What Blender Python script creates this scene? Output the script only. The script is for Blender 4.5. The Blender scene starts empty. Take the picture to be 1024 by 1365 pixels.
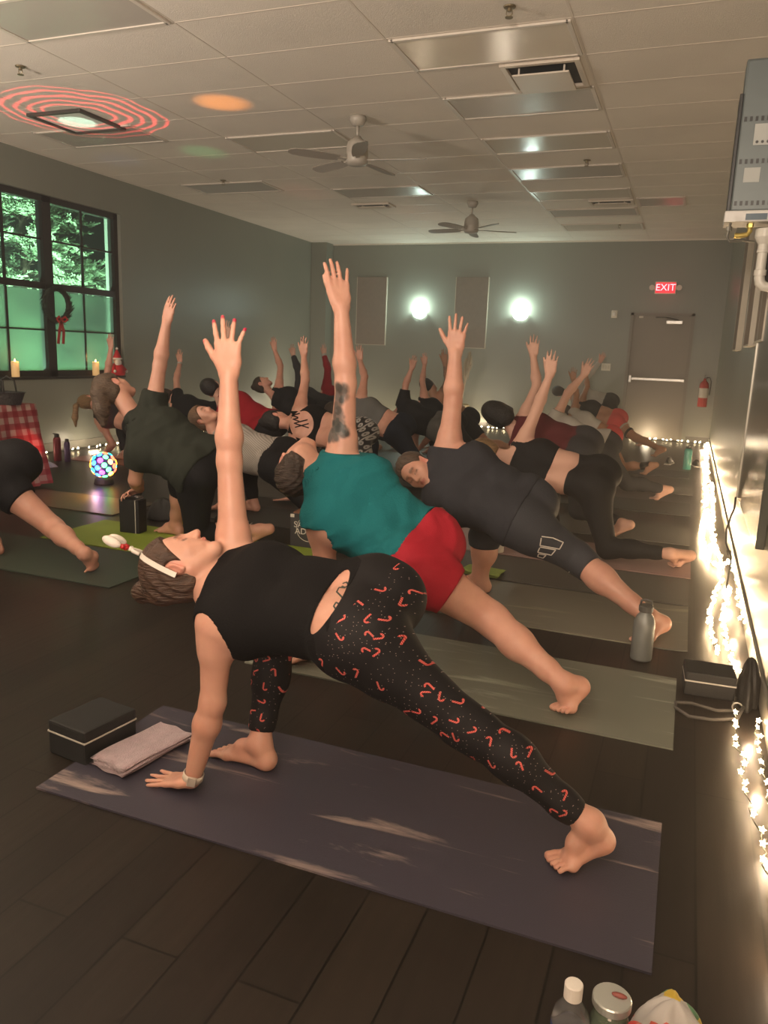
import bpy, bmesh, math, random
import numpy as np
from mathutils import Vector, Matrix
from mathutils.bvhtree import BVHTree
random.seed(7)
SC = bpy.context.scene
COL = SC.collection
PI = math.pi
# ------------------------------------------------------------------ camera
FOC, CXP, CYP, CAMH = 1030.0, 512.0, 682.5, 1.30
_r, _p, _y = math.radians(2.2), math.radians(11.6), math.radians(21.0)
fwd = Vector((-math.sin(_y)*math.cos(_p), math.cos(_y)*math.cos(_p), -math.sin(_p)))
_rt0 = Vector((math.cos(_y), math.sin(_y), 0)); _up0 = _rt0.cross(fwd)
rt = _rt0*math.cos(_r) + _up0*math.sin(_r)
upv = -_rt0*math.sin(_r) + _up0*math.cos(_r)
EYE = Vector((0, 0, CAMH))
cam = bpy.data.cameras.new('camera'); camo = bpy.data.objects.new('camera', cam); COL.objects.link(camo)
camo.matrix_world = Matrix(((rt.x, upv.x, -fwd.x, 0), (rt.y, upv.y, -fwd.y, 0), (rt.z, upv.z, -fwd.z, CAMH), (0, 0, 0, 1)))
cam.sensor_fit = 'VERTICAL'; cam.sensor_height = 24.0; cam.lens = 24.0*FOC/1365.0
cam.clip_start = 0.03; cam.clip_end = 200
SC.camera = camo
def ray(px, py): return rt*((px-CXP)/FOC) - upv*((py-CYP)/FOC) + fwd
def atY(px, py, Y): d = ray(px, py); return EYE + d*(Y/d.y)          # point of the photo at depth Y
def atX(px, py, X): d = ray(px, py); return EYE + d*(X/d.x)
def atZ(px, py, z=0.0): d = ray(px, py); return EYE + d*((z-CAMH)/d.z)
# ------------------------------------------------------------------ materials
def newmat(name):
    m = bpy.data.materials.new(name); m.use_nodes = True
    nt = m.node_tree; b = nt.nodes['Principled BSDF']
    return m, nt, b
def sset(b, name, v):
    if name in b.inputs: b.inputs[name].default_value = v
_mc = {}
def mat(name, col, rough=0.6, metal=0.0, bump=0.0, bscale=60.0, var=0.0, vscale=8.0, emit=None, estr=0.0, trans=0.0, sheen=0.0, coat=0.0, spec=0.5, aniso=None, sss=0.0):
    if name in _mc: return _mc[name]
    m, nt, b = newmat(name)
    c = (*col, 1) if len(col) == 3 else col
    b.inputs['Base Color'].default_value = c
    b.inputs['Roughness'].default_value = rough; b.inputs['Metallic'].default_value = metal
    sset(b, 'Transmission Weight', trans); sset(b, 'Sheen Weight', sheen); sset(b, 'Coat Weight', coat); sset(b, 'Specular IOR Level', spec)
    if sss: sset(b, 'Subsurface Weight', sss); sset(b, 'Subsurface Scale', 0.01); b.inputs['Subsurface Radius'].default_value = (1, .35, .2)
    if emit: b.inputs['Emission Color'].default_value = (*emit, 1); b.inputs['Emission Strength'].default_value = estr
    tc = nt.nodes.new('ShaderNodeTexCoord'); mp = nt.nodes.new('ShaderNodeMapping')
    nt.links.new(tc.outputs['Object'], mp.inputs['Vector'])
    if aniso: mp.inputs['Scale'].default_value = aniso
    if var:
        n = nt.nodes.new('ShaderNodeTexNoise'); n.inputs['Scale'].default_value = vscale; n.inputs['Detail'].default_value = 5
        nt.links.new(mp.outputs[0], n.inputs['Vector'])
        r = nt.nodes.new('ShaderNodeValToRGB'); r.color_ramp.elements[0].position = .3; r.color_ramp.elements[1].position = .7
        r.color_ramp.elements[0].color = tuple(max(0, x*(1-var)) for x in col)+(1,)
        r.color_ramp.elements[1].color = tuple(min(1, x*(1+var)) for x in col)+(1,)
        nt.links.new(n.outputs['Fac'], r.inputs[0]); nt.links.new(r.outputs[0], b.inputs['Base Color'])
    if bump:
        n2 = nt.nodes.new('ShaderNodeTexNoise'); n2.inputs['Scale'].default_value = bscale; n2.inputs['Detail'].default_value = 4
        nt.links.new(mp.outputs[0], n2.inputs['Vector'])
        bp = nt.nodes.new('ShaderNodeBump'); bp.inputs['Strength'].default_value = bump; bp.inputs['Distance'].default_value = .01
        nt.links.new(n2.outputs['Fac'], bp.inputs['Height']); nt.links.new(bp.outputs[0], b.inputs['Normal'])
    _mc[name] = m
    return m
def nmath(nt, op, a, b=None, clamp=False):
    n = nt.nodes.new('ShaderNodeMath'); n.operation = op; n.use_clamp = clamp
    for i, v in enumerate((a, b)):
        if v is None: continue
        if isinstance(v, (int, float)): n.inputs[i].default_value = v
        else: nt.links.new(v, n.inputs[i])
    return n.outputs[0]
# ------------------------------------------------------------------ mesh helpers
def obj(name, me, m=None, parent=None, loc=None, smooth=False, kind=None):
    if isinstance(me, bmesh.types.BMesh):
        bm = me; me = bpy.data.meshes.new(name); bm.normal_update(); bm.to_mesh(me); bm.free()
    o = bpy.data.objects.new(name, me); COL.objects.link(o)
    if m is not None and hasattr(me, 'materials') and not me.materials: me.materials.append(m)
    if smooth:
        for p in me.polygons: p.use_smooth = True
    if parent: o.parent = parent
    if loc is not None: o.location = loc
    if kind: o['kind'] = kind
    return o
def thing(name, label, cat, loc=(0, 0, 0), rz=0, group=None):
    o = bpy.data.objects.new(name, None); COL.objects.link(o)
    o.empty_display_size = .05
    o.location = loc; o.rotation_euler = (0, 0, rz)
    return tag(o, label, cat, group)
def tag(o, label, cat, group=None, kind=None):
    o['label'] = label; o['category'] = cat
    if group: o['group'] = group
    if kind: o['kind'] = kind
    return o
def B(): return bmesh.new()
def box(bm, c, s, rot=None, bev=0.0):
    r = bmesh.ops.create_cube(bm, size=1.0)
    M = Matrix.Translation(Vector(c)) @ (rot.to_4x4() if rot is not None else Matrix()) @ Matrix.Diagonal((*s, 1))
    bmesh.ops.transform(bm, matrix=M, verts=r['verts'])
    if bev:
        es = list({e for v in r['verts'] for e in v.link_edges})
        bmesh.ops.bevel(bm, geom=es, offset=bev, segments=2, affect='EDGES', profile=.6)
    return bm
def frame_of(d):
    d = Vector(d).normalized(); a = Vector((0, 0, 1)) if abs(d.z) < .9 else Vector((1, 0, 0))
    x = a.cross(d).normalized(); return x, d.cross(x)
def tube(bm, pts, r, seg=8, cap=True, closed=False):
    pts = [Vector(p) for p in pts]; n = len(pts); rings = []
    rr = r if isinstance(r, (list, tuple)) else [r]*n
    px = None
    for i, p in enumerate(pts):
        a = pts[(i-1) % n] if (closed or i > 0) else p; b = pts[(i+1) % n] if (closed or i < n-1) else p
        d = (b-a)
        d = d.normalized() if d.length > 1e-9 else Vector((0, 0, 1))
        if px is None: x, y = frame_of(d)
        else:
            x = (px - d*px.dot(d))
            x = x.normalized() if x.length > 1e-6 else frame_of(d)[0]
            y = d.cross(x)
        px = x
        rings.append([bm.verts.new(p + (x*math.cos(2*PI*k/seg) + y*math.sin(2*PI*k/seg))*rr[i]) for k in range(seg)])
    for i in range(n if closed else n-1):
        A, Bq = rings[i], rings[(i+1) % n]
        for k in range(seg): bm.faces.new((A[k], A[(k+1) % seg], Bq[(k+1) % seg], Bq[k]))
    if cap and not closed:
        bm.faces.new(rings[0][::-1]); bm.faces.new(rings[-1])
    return bm
def lathe(bm, prof, c=(0, 0, 0), seg=24, axis=None, a0=0, a1=2*PI):
    """prof: (r, h) list; axis z unless a rotation matrix is passed"""
    full = abs(a1-a0-2*PI) < 1e-6; c = Vector(c); R = axis if axis is not None else Matrix.Identity(3)
    rings = []
    for r, h in prof:
        if r < 1e-6: rings.append([bm.verts.new(c + R @ Vector((0, 0, h)))]); continue
        nn = seg if full else seg+1
        rings.append([bm.verts.new(c + R @ Vector((r*math.cos(a0+(a1-a0)*k/seg), r*math.sin(a0+(a1-a0)*k/seg), h))) for k in range(nn)])
    for A, Bq in zip(rings, rings[1:]):
        m = max(len(A), len(Bq)); rng = range(m if full else m-1)
        for k in rng:
            k2 = (k+1) % m
            try:
                if len(A) == 1: bm.faces.new((A[0], Bq[k2], Bq[k]))
                elif len(Bq) == 1: bm.faces.new((A[k], A[k2], Bq[0]))
                else: bm.faces.new((A[k], A[k2], Bq[k2], Bq[k]))
            except ValueError: pass
    return bm
def sphere(bm, c, r, seg=16, ring=10, scl=(1, 1, 1), rot=None):
    q = bmesh.ops.create_uvsphere(bm, u_segments=seg, v_segments=ring, radius=r)
    M = Matrix.Translation(Vector(c)) @ (rot.to_4x4() if rot is not None else Matrix()) @ Matrix.Diagonal((*scl, 1))
    bmesh.ops.transform(bm, matrix=M, verts=q['verts']); return bm
def quad(bm, a, b, c, d):
    bm.faces.new([bm.verts.new(Vector(v)) for v in (a, b, c, d)]); return bm
def text_mesh(name, s, size, m, parent, M, ext=.001, align='CENTER'):
    cu = bpy.data.curves.new(name, 'FONT'); cu.body = s; cu.size = size; cu.extrude = ext
    cu.align_x = align; cu.align_y = 'CENTER'
    t = bpy.data.objects.new(name, cu); COL.objects.link(t)
    bpy.context.view_layer.update()
    me = bpy.data.meshes.new_from_object(t.evaluated_get(bpy.context.evaluated_depsgraph_get()))
    bpy.data.objects.remove(t)
    me.transform(M)
    return obj(name, me, m, parent)
def dup(root):
    r = root.copy(); COL.objects.link(r)
    for ch in list(root.children):
        c = ch.copy(); COL.objects.link(c); c.parent = r
        for g in ch.children:
            d = g.copy(); COL.objects.link(d); d.parent = c
    return r
def light(name, typ, loc, energy, col, size=.1, rot=None, **kw):
    l = bpy.data.lights.new(name, typ); l.energy = energy; l.color = col
    if typ == 'AREA': l.size = size
    elif typ != 'SUN': l.shadow_soft_size = size
    for k, v in kw.items(): setattr(l, k, v)
    o = bpy.data.objects.new(name, l); COL.objects.link(o); o.location = loc
    if rot is not None: o.rotation_euler = rot
    return o
def aim(o, tgt):
    d = Vector(tgt) - o.location; o.rotation_euler = d.to_track_quat('-Z', 'Y').to_euler()
# ================================================================== THE ROOM
XR, XL, YB, YF, CZ = 0.40, -7.05, 14.25, -3.0, 3.33
# wall paint: sage grey-green, satin
wallm = mat('sage_grey_wall_paint', (.225, .235, .195), .36, bump=.06, bscale=90, var=.05, vscale=1.2)
def wallbox(name, c, s):
    return obj(name, box(B(), c, s), wallm, kind='structure')
wallbox('wall_right', (XR+.1, (YB+YF)/2, CZ/2), (.2, YB-YF+.4, CZ+.2))
wallbox('wall_front', ((XL+XR)/2, YF-.1, CZ/2), (XR-XL, .2, CZ+.2))
# back wall with the door opening
D0, D1, DH = -1.07, -0.05, 2.14
bm = B()
box(bm, ((XL+D0)/2, YB+.1, CZ/2), (D0-XL, .2, CZ+.2)); box(bm, ((XR+D1)/2, YB+.1, CZ/2), (XR-D1, .2, CZ+.2))
box(bm, ((D0+D1)/2, YB+.1, (DH+CZ+.1)/2), (D1-D0, .2, CZ+.1-DH))
obj('wall_back', bm, wallm, kind='structure')
# left wall with the window opening Y 4.4 .. 8.5, Z .86 .. 2.92
WY0, WY1, WZ0, WZ1 = 4.9, 8.50, .86, 2.92
bm = B(); WT = .26
box(bm, (XL-WT/2, (YF+WY0)/2, CZ/2), (WT, WY0-YF, CZ+.2)); box(bm, (XL-WT/2, (WY1+YB+.2)/2, CZ/2), (WT, YB+.2-WY1, CZ+.2))
box(bm, (XL-WT/2, (WY0+WY1)/2, (WZ0-.1)/2), (WT, WY1-WY0, WZ0+.1)); box(bm, (XL-WT/2, (WY0+WY1)/2, (WZ1+CZ+.1)/2), (WT, WY1-WY0, CZ+.1-WZ1))
obj('wall_left', bm, wallm, kind='structure')
obj('trim_1', box(B(), (XL+.16, 14.1, CZ/2), (.32, .3, CZ)), wallm, kind='structure')   # boxed corner pier
# floor: dark brown vinyl planks along Y, satin
m, nt, b = newmat('dark_vinyl_planks')
tc = nt.nodes.new('ShaderNodeTexCoord'); mp = nt.nodes.new('ShaderNodeMapping'); mp.inputs['Rotation'].default_value = (0, 0, PI/2)
nt.links.new(tc.outputs['Object'], mp.inputs['Vector'])
br = nt.nodes.new('ShaderNodeTexBrick'); br.inputs['Scale'].default_value = 1.0
br.inputs['Brick Width'].default_value = 1.2; br.inputs['Row Height'].default_value = .15; br.inputs['Mortar Size'].default_value = .003
br.inputs['Color1'].default_value = (.013, .010, .008, 1); br.inputs['Color2'].default_value = (.021, .016, .012, 1); br.inputs['Mortar'].default_value = (.004, .003, .002, 1)
br.offset = .37
nt.links.new(mp.outputs[0], br.inputs['Vector'])
mp2 = nt.nodes.new('ShaderNodeMapping'); mp2.inputs['Scale'].default_value = (14, 1.2, 1); nt.links.new(tc.outputs['Object'], mp2.inputs['Vector'])
no = nt.nodes.new('ShaderNodeTexNoise'); no.inputs['Scale'].default_value = 3; no.inputs['Detail'].default_value = 8; nt.links.new(mp2.outputs[0], no.inputs['Vector'])
mx = nt.nodes.new('ShaderNodeMixRGB'); mx.blend_type = 'MULTIPLY'; mx.inputs[0].default_value = .6
rp = nt.nodes.new('ShaderNodeValToRGB'); rp.color_ramp.elements[0].color = (.35, .33, .31, 1); rp.color_ramp.elements[1].color = (1.5, 1.45, 1.4, 1)
nt.links.new(no.outputs['Fac'], rp.inputs[0]); nt.links.new(br.outputs[0], mx.inputs[1]); nt.links.new(rp.outputs[0], mx.inputs[2])
nt.links.new(mx.outputs[0], b.inputs['Base Color']); b.inputs['Roughness'].default_value = .40; sset(b, 'Specular IOR Level', .32)
bp = nt.nodes.new('ShaderNodeBump'); bp.inputs['Strength'].default_value = .25; bp.inputs['Distance'].default_value = .003
nt.links.new(no.outputs['Fac'], bp.inputs['Height']); nt.links.new(bp.outputs[0], b.inputs['Normal'])
obj('floor', box(B(), ((XL+XR)/2, (YB+YF)/2, -.05), (XR-XL+.6, YB-YF+.6, .1)), m, kind='structure')
# ceiling: mineral tiles on a T grid, 1.22 x 0.61
tilem = mat('ceiling_tile_white', (.80, .74, .65), .72, bump=.35, bscale=150, var=.05, vscale=1.5)
obj('ceiling', box(B(), ((XL+XR)/2, (YB+YF)/2, CZ+.05), (XR-XL+.5, YB-YF+.5, .1)), tilem, kind='structure')
barm = mat('ceiling_grid_metal', (.70, .63, .54), .45)
bm = B()
GX = [-.9-1.22*k for k in range(-1, 6)]; GY = [.33+.61*k for k in range(-5, 23)]
for x in GX:
    if XL < x < XR: box(bm, (x, (YB+YF)/2, CZ-.001), (.015, YB-YF, .002))
for y in GY: box(bm, ((XL+XR)/2, y, CZ-.0008), (XR-XL, .015, .0016))
obj('trim_2', bm, barm, kind='structure')
obj('trim_3', box(B(), ((XL+XR)/2, YB-.012, CZ-.012), (XR-XL, .024, .024)), barm, kind='structure')
# base moulding
basem = mat('dark_vinyl_base', (.045, .038, .03), .35)
basel = mat('grey_vinyl_base', (.2, .19, .16), .4)
obj('baseboard_right', box(B(), (XR-.008, (YB+YF)/2, .05), (.016, YB-YF, .10), bev=.004), basel, kind='structure')
obj('baseboard_left', box(B(), (XL+.008, (YB-.3+YF)/2, .05), (.016, YB-.3-YF, .10), bev=.004), basel, kind='structure')
bm = B(); box(bm, ((XL+D0)/2, YB-.008, .05), (D0-XL-.1, .016, .10)); box(bm, ((D1+XR)/2+.03, YB-.008, .05), (XR-D1-.08, .016, .1))
obj('baseboard_back', bm, basem, kind='structure')
# ---------------- door with frame, closer, push bar
dm = mat('taupe_door_paint', (.235, .205, .165), .42, var=.04, vscale=2)
dfm = mat('taupe_frame_paint', (.20, .175, .14), .42)
door = obj('door_1', box(B(), ((D0+D1)/2, YB+.02, DH/2-.01), (D1-D0-.09, .045, DH-.05), bev=.003), dm, kind='structure')
bm = B()
for x in (D0+.022, D1-.022): box(bm, (x, YB+.005, DH/2), (.05, .09, DH))
box(bm, ((D0+D1)/2, YB+.005, DH-.02), (D1-D0, .09, .045))
obj('door_frame', bm, dfm, door)
alum = mat('brushed_aluminium', (.62, .60, .55), .32, .8)
bm = B(); box(bm, (-.62, YB-.045, 1.035), (.70, .05, .05), bev=.008); box(bm, (-.21, YB-.045, 1.035), (.22, .055, .052), bev=.008); box(bm, (-.985, YB-.045, 1.03), (.05, .07, .13), bev=.01)
box(bm, (-.12, YB-.02, 1.03), (.03, .05, .05))
obj('push_bar', bm, alum, door)
bm = B(); box(bm, (-.36, YB-.05, 1.99), (.26, .07, .06), bev=.008)
cl = obj('door_closer', bm, alum, door)
bm = B(); tube(bm, [(-.30, YB-.06, 2.03), (-.5, YB-.14, 2.065), (-.66, YB-.02, 2.07)], .009); obj('closer_arm', bm, mat('dark_steel', (.1, .09, .08), .4, .7), cl)
obj('door_contact', box(B(), (-.9, YB-.03, 2.07), (.07, .03, .035), bev=.006), mat('ivory_plastic', (.72, .68, .58), .45), door)
# ---------------- acoustic panels
panm = mat('taupe_acoustic_fabric', (.24, .195, .155), .85, bump=.4, bscale=300, var=.06, vscale=14)
edgem = mat('pale_panel_edge', (.52, .47, .38), .5)
def panel(c, size, normal, label, grp):
    t = thing('acoustic_panel', label, 'wall panel', c, 0, grp)
    w, h, th = size
    if normal == 'y':
        obj('fabric_face', box(B(), (0, -th/2, h/2), (w, th, h), bev=.008), panm, t)
        bm = B()
        for sx in (1, -1): box(bm, (sx*(w/2+.004), -th/2, h/2), (.012, th+.002, h))
        box(bm, (0, -th/2, -.004), (w+.02, th+.002, .012)); obj('edge_frame', bm, edgem, t)
    else:
        obj('fabric_face', box(B(), (-th/2, 0, h/2), (th, w, h), bev=.008), panm, t)
        bm = B()
        for sx in (1, -1): box(bm, (-th/2, sx*(w/2+.004), h/2), (th+.002, .012, h))
        box(bm, (-th/2, 0, -.004), (th+.002, w+.02, .012)); obj('edge_frame', bm, edgem, t)
    return t
panel((-5.88, YB, 1.46), (.60, 1.26, .05), 'y', 'tall taupe fabric wall panel on the back wall, the left one', 'fabric panels on the back wall')
panel((-3.90, YB, 1.46), (.60, 1.26, .05), 'y', 'tall taupe fabric wall panel on the back wall between the two lit sconces', 'fabric panels on the back wall')
panel((XR, 8.25, 1.46), (.61, 1.26, .05), 'x', 'tall taupe fabric panel on the right wall, farthest of the three', 'fabric panels on the right wall')
panel((XR, 6.45, 1.46), (.61, 1.26, .05), 'x', 'tall taupe fabric panel on the right wall, middle of the three', 'fabric panels on the right wall')
panel((XR, 5.30, 1.46), (.61, 1.26, .05), 'x', 'tall taupe fabric panel on the right wall, nearest of the three', 'fabric panels on the right wall')
# ---------------- sconces
bowlm = mat('lit_sconce_glass', (.9, .95, .9), .3, emit=(.80, 1.0, .90), estr=7.0)
warmbowl = mat('lit_warm_sconce_glass', (.95, .9, .8), .3, emit=(1.0, .86, .62), estr=7.0)
nick = mat('brushed_nickel', (.45, .43, .40), .35, .9)
def sconce(loc, rz, bowl, label, en, col):
    t = thing('wall_sconce', label, 'wall lamp', loc, rz, 'half-bowl wall sconces')
    bm = B()                                   # quarter-sphere bowl bulging to -Y
    prof = [(.012, -.10)] + [(.135*math.sin(a), -.10*math.cos(a)) for a in [PI/2*k/8 for k in range(1, 9)]] + [(.135, .008), (.125, .008), (.120, 0)]
    lathe(bm, prof, (0, -.012, 0), 20, None, PI, 2*PI)
    obj('glass_bowl', bm, bowl, t, smooth=True)
    obj('back_plate', box(B(), (0, -.006, -.01), (.20, .012, .10), bev=.003), nick, t)
    bm = B(); sphere(bm, (0, -.02, -.115), .014, 10, 8); obj('finial', bm, nick, t, smooth=True)
    M = Matrix.Rotation(rz, 4, 'Z')
    p = Vector(loc) + M.to_3x3() @ Vector((0, -.10, .10))
    light('sconce_light', 'POINT', p, en*.8, col, .06)
    return t
sconce((-4.90, YB, 2.07), 0, bowlm, 'lit white half-bowl sconce on the back wall, left of the pair beside the tall panel', 30, (.78, 1.0, .88))
sconce((-2.98, YB, 2.07), 0, bowlm, "lit white half-bowl sconce on the back wall, the one nearer the door", 30, (.78, 1.0, .88))
sconce((XR, 6.10, 1.96), PI/2, warmbowl, 'lit cream half-bowl sconce on the right wall, beside the white drain pipe', 30, (1, .85, .6))
sconce((XR, 7.75, 1.96), PI/2, warmbowl, 'lit cream half-bowl sconce on the right wall, the farther and smaller of the two', 26, (1, .85, .6))
# ---------------- exit sign
t = thing('exit_sign', 'red glowing EXIT sign with two small lamp heads above the door', 'exit sign', (-.56, YB, 2.45))
obj('housing', box(B(), (0, -.03, .10), (.34, .06, .20), bev=.008), mat('ivory_plastic', (.72, .68, .58), .45), t)
obj('face', box(B(), (0, -.062, .10), (.31, .006, .17)), mat('exit_face_red', (.5, .02, .03), .4, emit=(1, .03, .05), estr=1.2), t)
text_mesh('letters', 'EXIT', .155, mat('exit_letters', (1, .5, .5), .4, emit=(1, .22, .25), estr=4.5), t, Matrix.Translation((0, -.067, .10)) @ Matrix.Rotation(PI/2, 4, 'X'), .001)
for s in (-1, 1):
    bm = B(); R = Matrix.Rotation(PI/2, 3, 'X'); lathe(bm, [(0, -.01), (.03, 0), (.045, .05), (.045, .06), (0, .058)], (s*.215, -.03, .10), 14, R)
    box(bm, (s*.18, -.03, .08), (.03, .02, .02)); obj('lamp_head', bm, mat('ivory_plastic', (.72, .68, .58), .45), t, smooth=False)
light('exit_glow', 'POINT', (-.56, YB-.2, 2.5), .5, (1, .1, .1), .08)
# ---------------- small wall devices
iv = mat('ivory_plastic', (.72, .68, .58), .45)
t = thing('fire_alarm_strobe', 'small ivory alarm strobe on the back wall beside the door top', 'alarm', (-1.35, YB, 2.05))
obj('base', box(B(), (0, -.015, .06), (.10, .03, .13), bev=.006), iv, t)
obj('lens', box(B(), (0, -.04, .06), (.05, .03, .06), bev=.008), mat('clear_lens', (.9, .88, .82), .2), t)
t = thing('light_switch', 'cream three-gang light switch plate on the back wall left of the door', 'light switch', (-1.41, YB, 1.15))
obj('plate', box(B(), (0, -.004, .06), (.155, .008, .125), bev=.003), iv, t)
for k in (-1, 0, 1): obj('rocker', box(B(), (k*.045, -.010, .06), (.028, .008, .06), bev=.002), mat('cream_rocker', (.62, .58, .48), .4), t)
t = thing('fire_extinguisher', 'red fire extinguisher hung low on the back wall right of the door', 'fire extinguisher', (.22, YB-.10, .62))
bm = B(); lathe(bm, [(0, 0), (.07, 0), (.075, .01), (.075, .33), (.065, .39), (.03, .43), (.022, .44), (.022, .47), (0, .47)], seg=20)
cyl = obj('cylinder', bm, mat('extinguisher_red', (.45, .02, .02), .3), t, smooth=True)
bm = B(); lathe(bm, [(.0765, .15), (.0765, .31)], seg=20); obj('paper_label', bm, mat('extinguisher_label', (.6, .55, .48), .6), cyl, smooth=True)
bm = B(); box(bm, (0, -.01, .48), (.03, .05, .02)); box(bm, (0, -.04, .52), (.02, .13, .012)); box(bm, (0, -.05, .49), (.02, .10, .01)); obj('valve_handle', bm, mat('dark_steel', (.1, .09, .08), .4, .7), t)
bm = B(); tube(bm, [(.02, 0, .48), (.07, -.03, .49), (.10, -.03, .42), (.095, -.03, .25), (.09, -.02, .2)], .009); obj('hose', bm, mat('black_rubber', (.02, .02, .02), .6), t, smooth=True)
bm = B(); box(bm, (0, .088, .3), (.05, .02, .2)); obj('bracket', bm, mat('dark_steel', (.1, .09, .08), .4, .7), t)
# ---------------- ceiling fittings
def cell(i, j): return (GX[0]-1.22*(i)-.61-1.22*0, GY[0]+.61*j+.305)
lensm = mat('acrylic_troffer_lens', (.66, .60, .50), .16, bump=.05, bscale=60, spec=.6)
greyt = mat('grey_scuffed_lens', (.50, .46, .41), .26, bump=.05, bscale=60)
frm = mat('troffer_frame_white', (.66, .60, .52), .35)
def troffer(x0, y0, label, lm=lensm, w=1.22, d=.61):
    t = thing('ceiling_light', label, 'ceiling light', (x0+w/2, y0+d/2, CZ), 0, 'unlit ceiling light panels')
    bm = B()
    for s in (-1, 1):
        box(bm, (s*(w/2-.03), 0, -.006), (.03, d-.03, .014), bev=.002); box(bm, (0, s*(d/2-.03), -.006), (w-.06, .03, .014), bev=.002)
    obj('frame', bm, frm, t)
    obj('lens', box(B(), (0, 0, -.004), (w-.08, d-.08, .006)), lm, t)
troffer(-2.12, 5.21, 'unlit white light panel in the ceiling, biggest, just before the large square vent')
troffer(-2.12, 6.43, 'greyish unlit light panel in the ceiling directly behind the large square vent', greyt)
troffer(-2.12, 7.65, 'unlit white light panel in the ceiling, third from the camera right of the near fan')
troffer(-2.12, 8.87, 'greyish unlit light panel in the ceiling with a bright sconce reflection', greyt)
troffer(-2.12, 10.09, 'unlit white light panel in the ceiling, just before the thin far vent')
troffer(-2.12, 11.31, 'greyish unlit light panel in the ceiling, just behind the thin far vent', greyt)
troffer(-2.12, 12.53, 'unlit white light panel in the ceiling, the one nearest the back wall')
troffer(-4.56, 3.99, 'greenish unlit light panel at the top edge of the picture', greyt)
troffer(-4.56, 7.04, 'unlit light panel in the ceiling beside the near fan', lensm)
troffer(-4.56, 9.48, 'small unlit light panel in the ceiling left of the far fan', greyt)
troffer(-.9, 10.7, 'small grey panel in the ceiling over the door side', greyt, .61, .61)
troffer(-6.4, 6.43, 'unlit light panel in the ceiling right of the shiny opened panel', greyt)
troffer(-6.4, 8.87, 'pale unlit light panel in the ceiling close to the left wall', greyt)
# square diffuser vent
vm = mat('vent_white_metal', (.68, .60, .5), .35)
dark = mat('vent_dark_gap', (.02, .018, .015), .7)
def vent(x, y, w, d, label, drop=.05):
    t = thing('ceiling_vent', label, 'ceiling vent', (x, y, CZ), 0, 'ceiling air vents')
    bm = B()
    for s in (-1, 1):
        box(bm, (s*(w/2-.02), 0, -.012), (.04, d, .024), bev=.004); box(bm, (0, s*(d/2-.02), -.012), (w-.08, .04, .024), bev=.004)
    obj('frame', bm, vm, t)
    obj('throat', box(B(), (0, 0, -.002), (w-.08, d-.08, .004)), dark, t)
    bm = B(); box(bm, (0, 0, -drop), (w-.16, d-.16, .012), bev=.004)
    for sx in (-1, 1):
        for sy in (-1, 1): box(bm, (sx*(w/2-.12), sy*(d/2-.12), -drop/2), (.012, .012, drop))
    obj('diffuser_plate', bm, vm, t)
vent(-1.22, 6.11, .56, .56, 'large square white air diffuser in the ceiling near the camera', .06)
vent(-1.2, 10.9, .56, .30, 'thin white air vent far back in the ceiling', .035)
vent(-4.4, 10.6, .56, .30, 'small dark-slotted air vent far back in the ceiling, left side', .035)
# shiny opened reflector tile (left)
t = thing('ceiling_mirror_panel', 'small bright shiny hatch in the ceiling inside the red light rings', 'ceiling hatch', (-5.62, 6.22, CZ))
bm = B(); 
for s in (-1, 1): box(bm, (s*.29, 0, -.014), (.04, .62, .028), bev=.004); box(bm, (0, s*.29, -.014), (.54, .04, .028), bev=.004)
obj('frame', bm, mat('dark_hatch_frame', (.05, .045, .04), .5), t)
obj('plate', box(B(), (0, 0, -.010), (.53, .53, .012), bev=.002), mat('bright_reflector', (.88, .92, .86), .35), t)
# sprinklers
spm = mat('brass_sprinkler', (.25, .2, .12), .4, .8)
for x, y, l in ((-1.23, 4.95, 'brass fire sprinkler in the ceiling at the very top of the picture'), (-4.99, 4.94, 'brass fire sprinkler in the ceiling above the red light rings'),
                (-5.67, 8.76, 'small fire sprinkler in the ceiling over the left wall side'), (-1.24, 8.68, 'small fire sprinkler in the ceiling right of the near fan'), (-1.24, 12.6, 'tiny fire sprinkler in the ceiling near the back wall')):
    t = thing('fire_sprinkler', l, 'sprinkler', (x, y, CZ), 0, 'ceiling fire sprinklers')
    bm = B(); lathe(bm, [(0, -.002), (.038, -.003), (.034, -.01), (.012, -.014), (.012, -.03), (0, -.03)], seg=16); obj('escutcheon', bm, spm, t)
    bm = B(); tube(bm, [(.016, 0, -.02), (.018, 0, -.045), (.004, 0, -.058)], .003, 6); tube(bm, [(-.016, 0, -.02), (-.018, 0, -.045), (-.004, 0, -.058)], .003, 6); lathe(bm, [(0, -.056), (.024, -.06), (.024, -.063), (0, -.062)], seg=12)
    obj('deflector', bm, spm, t)
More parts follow.
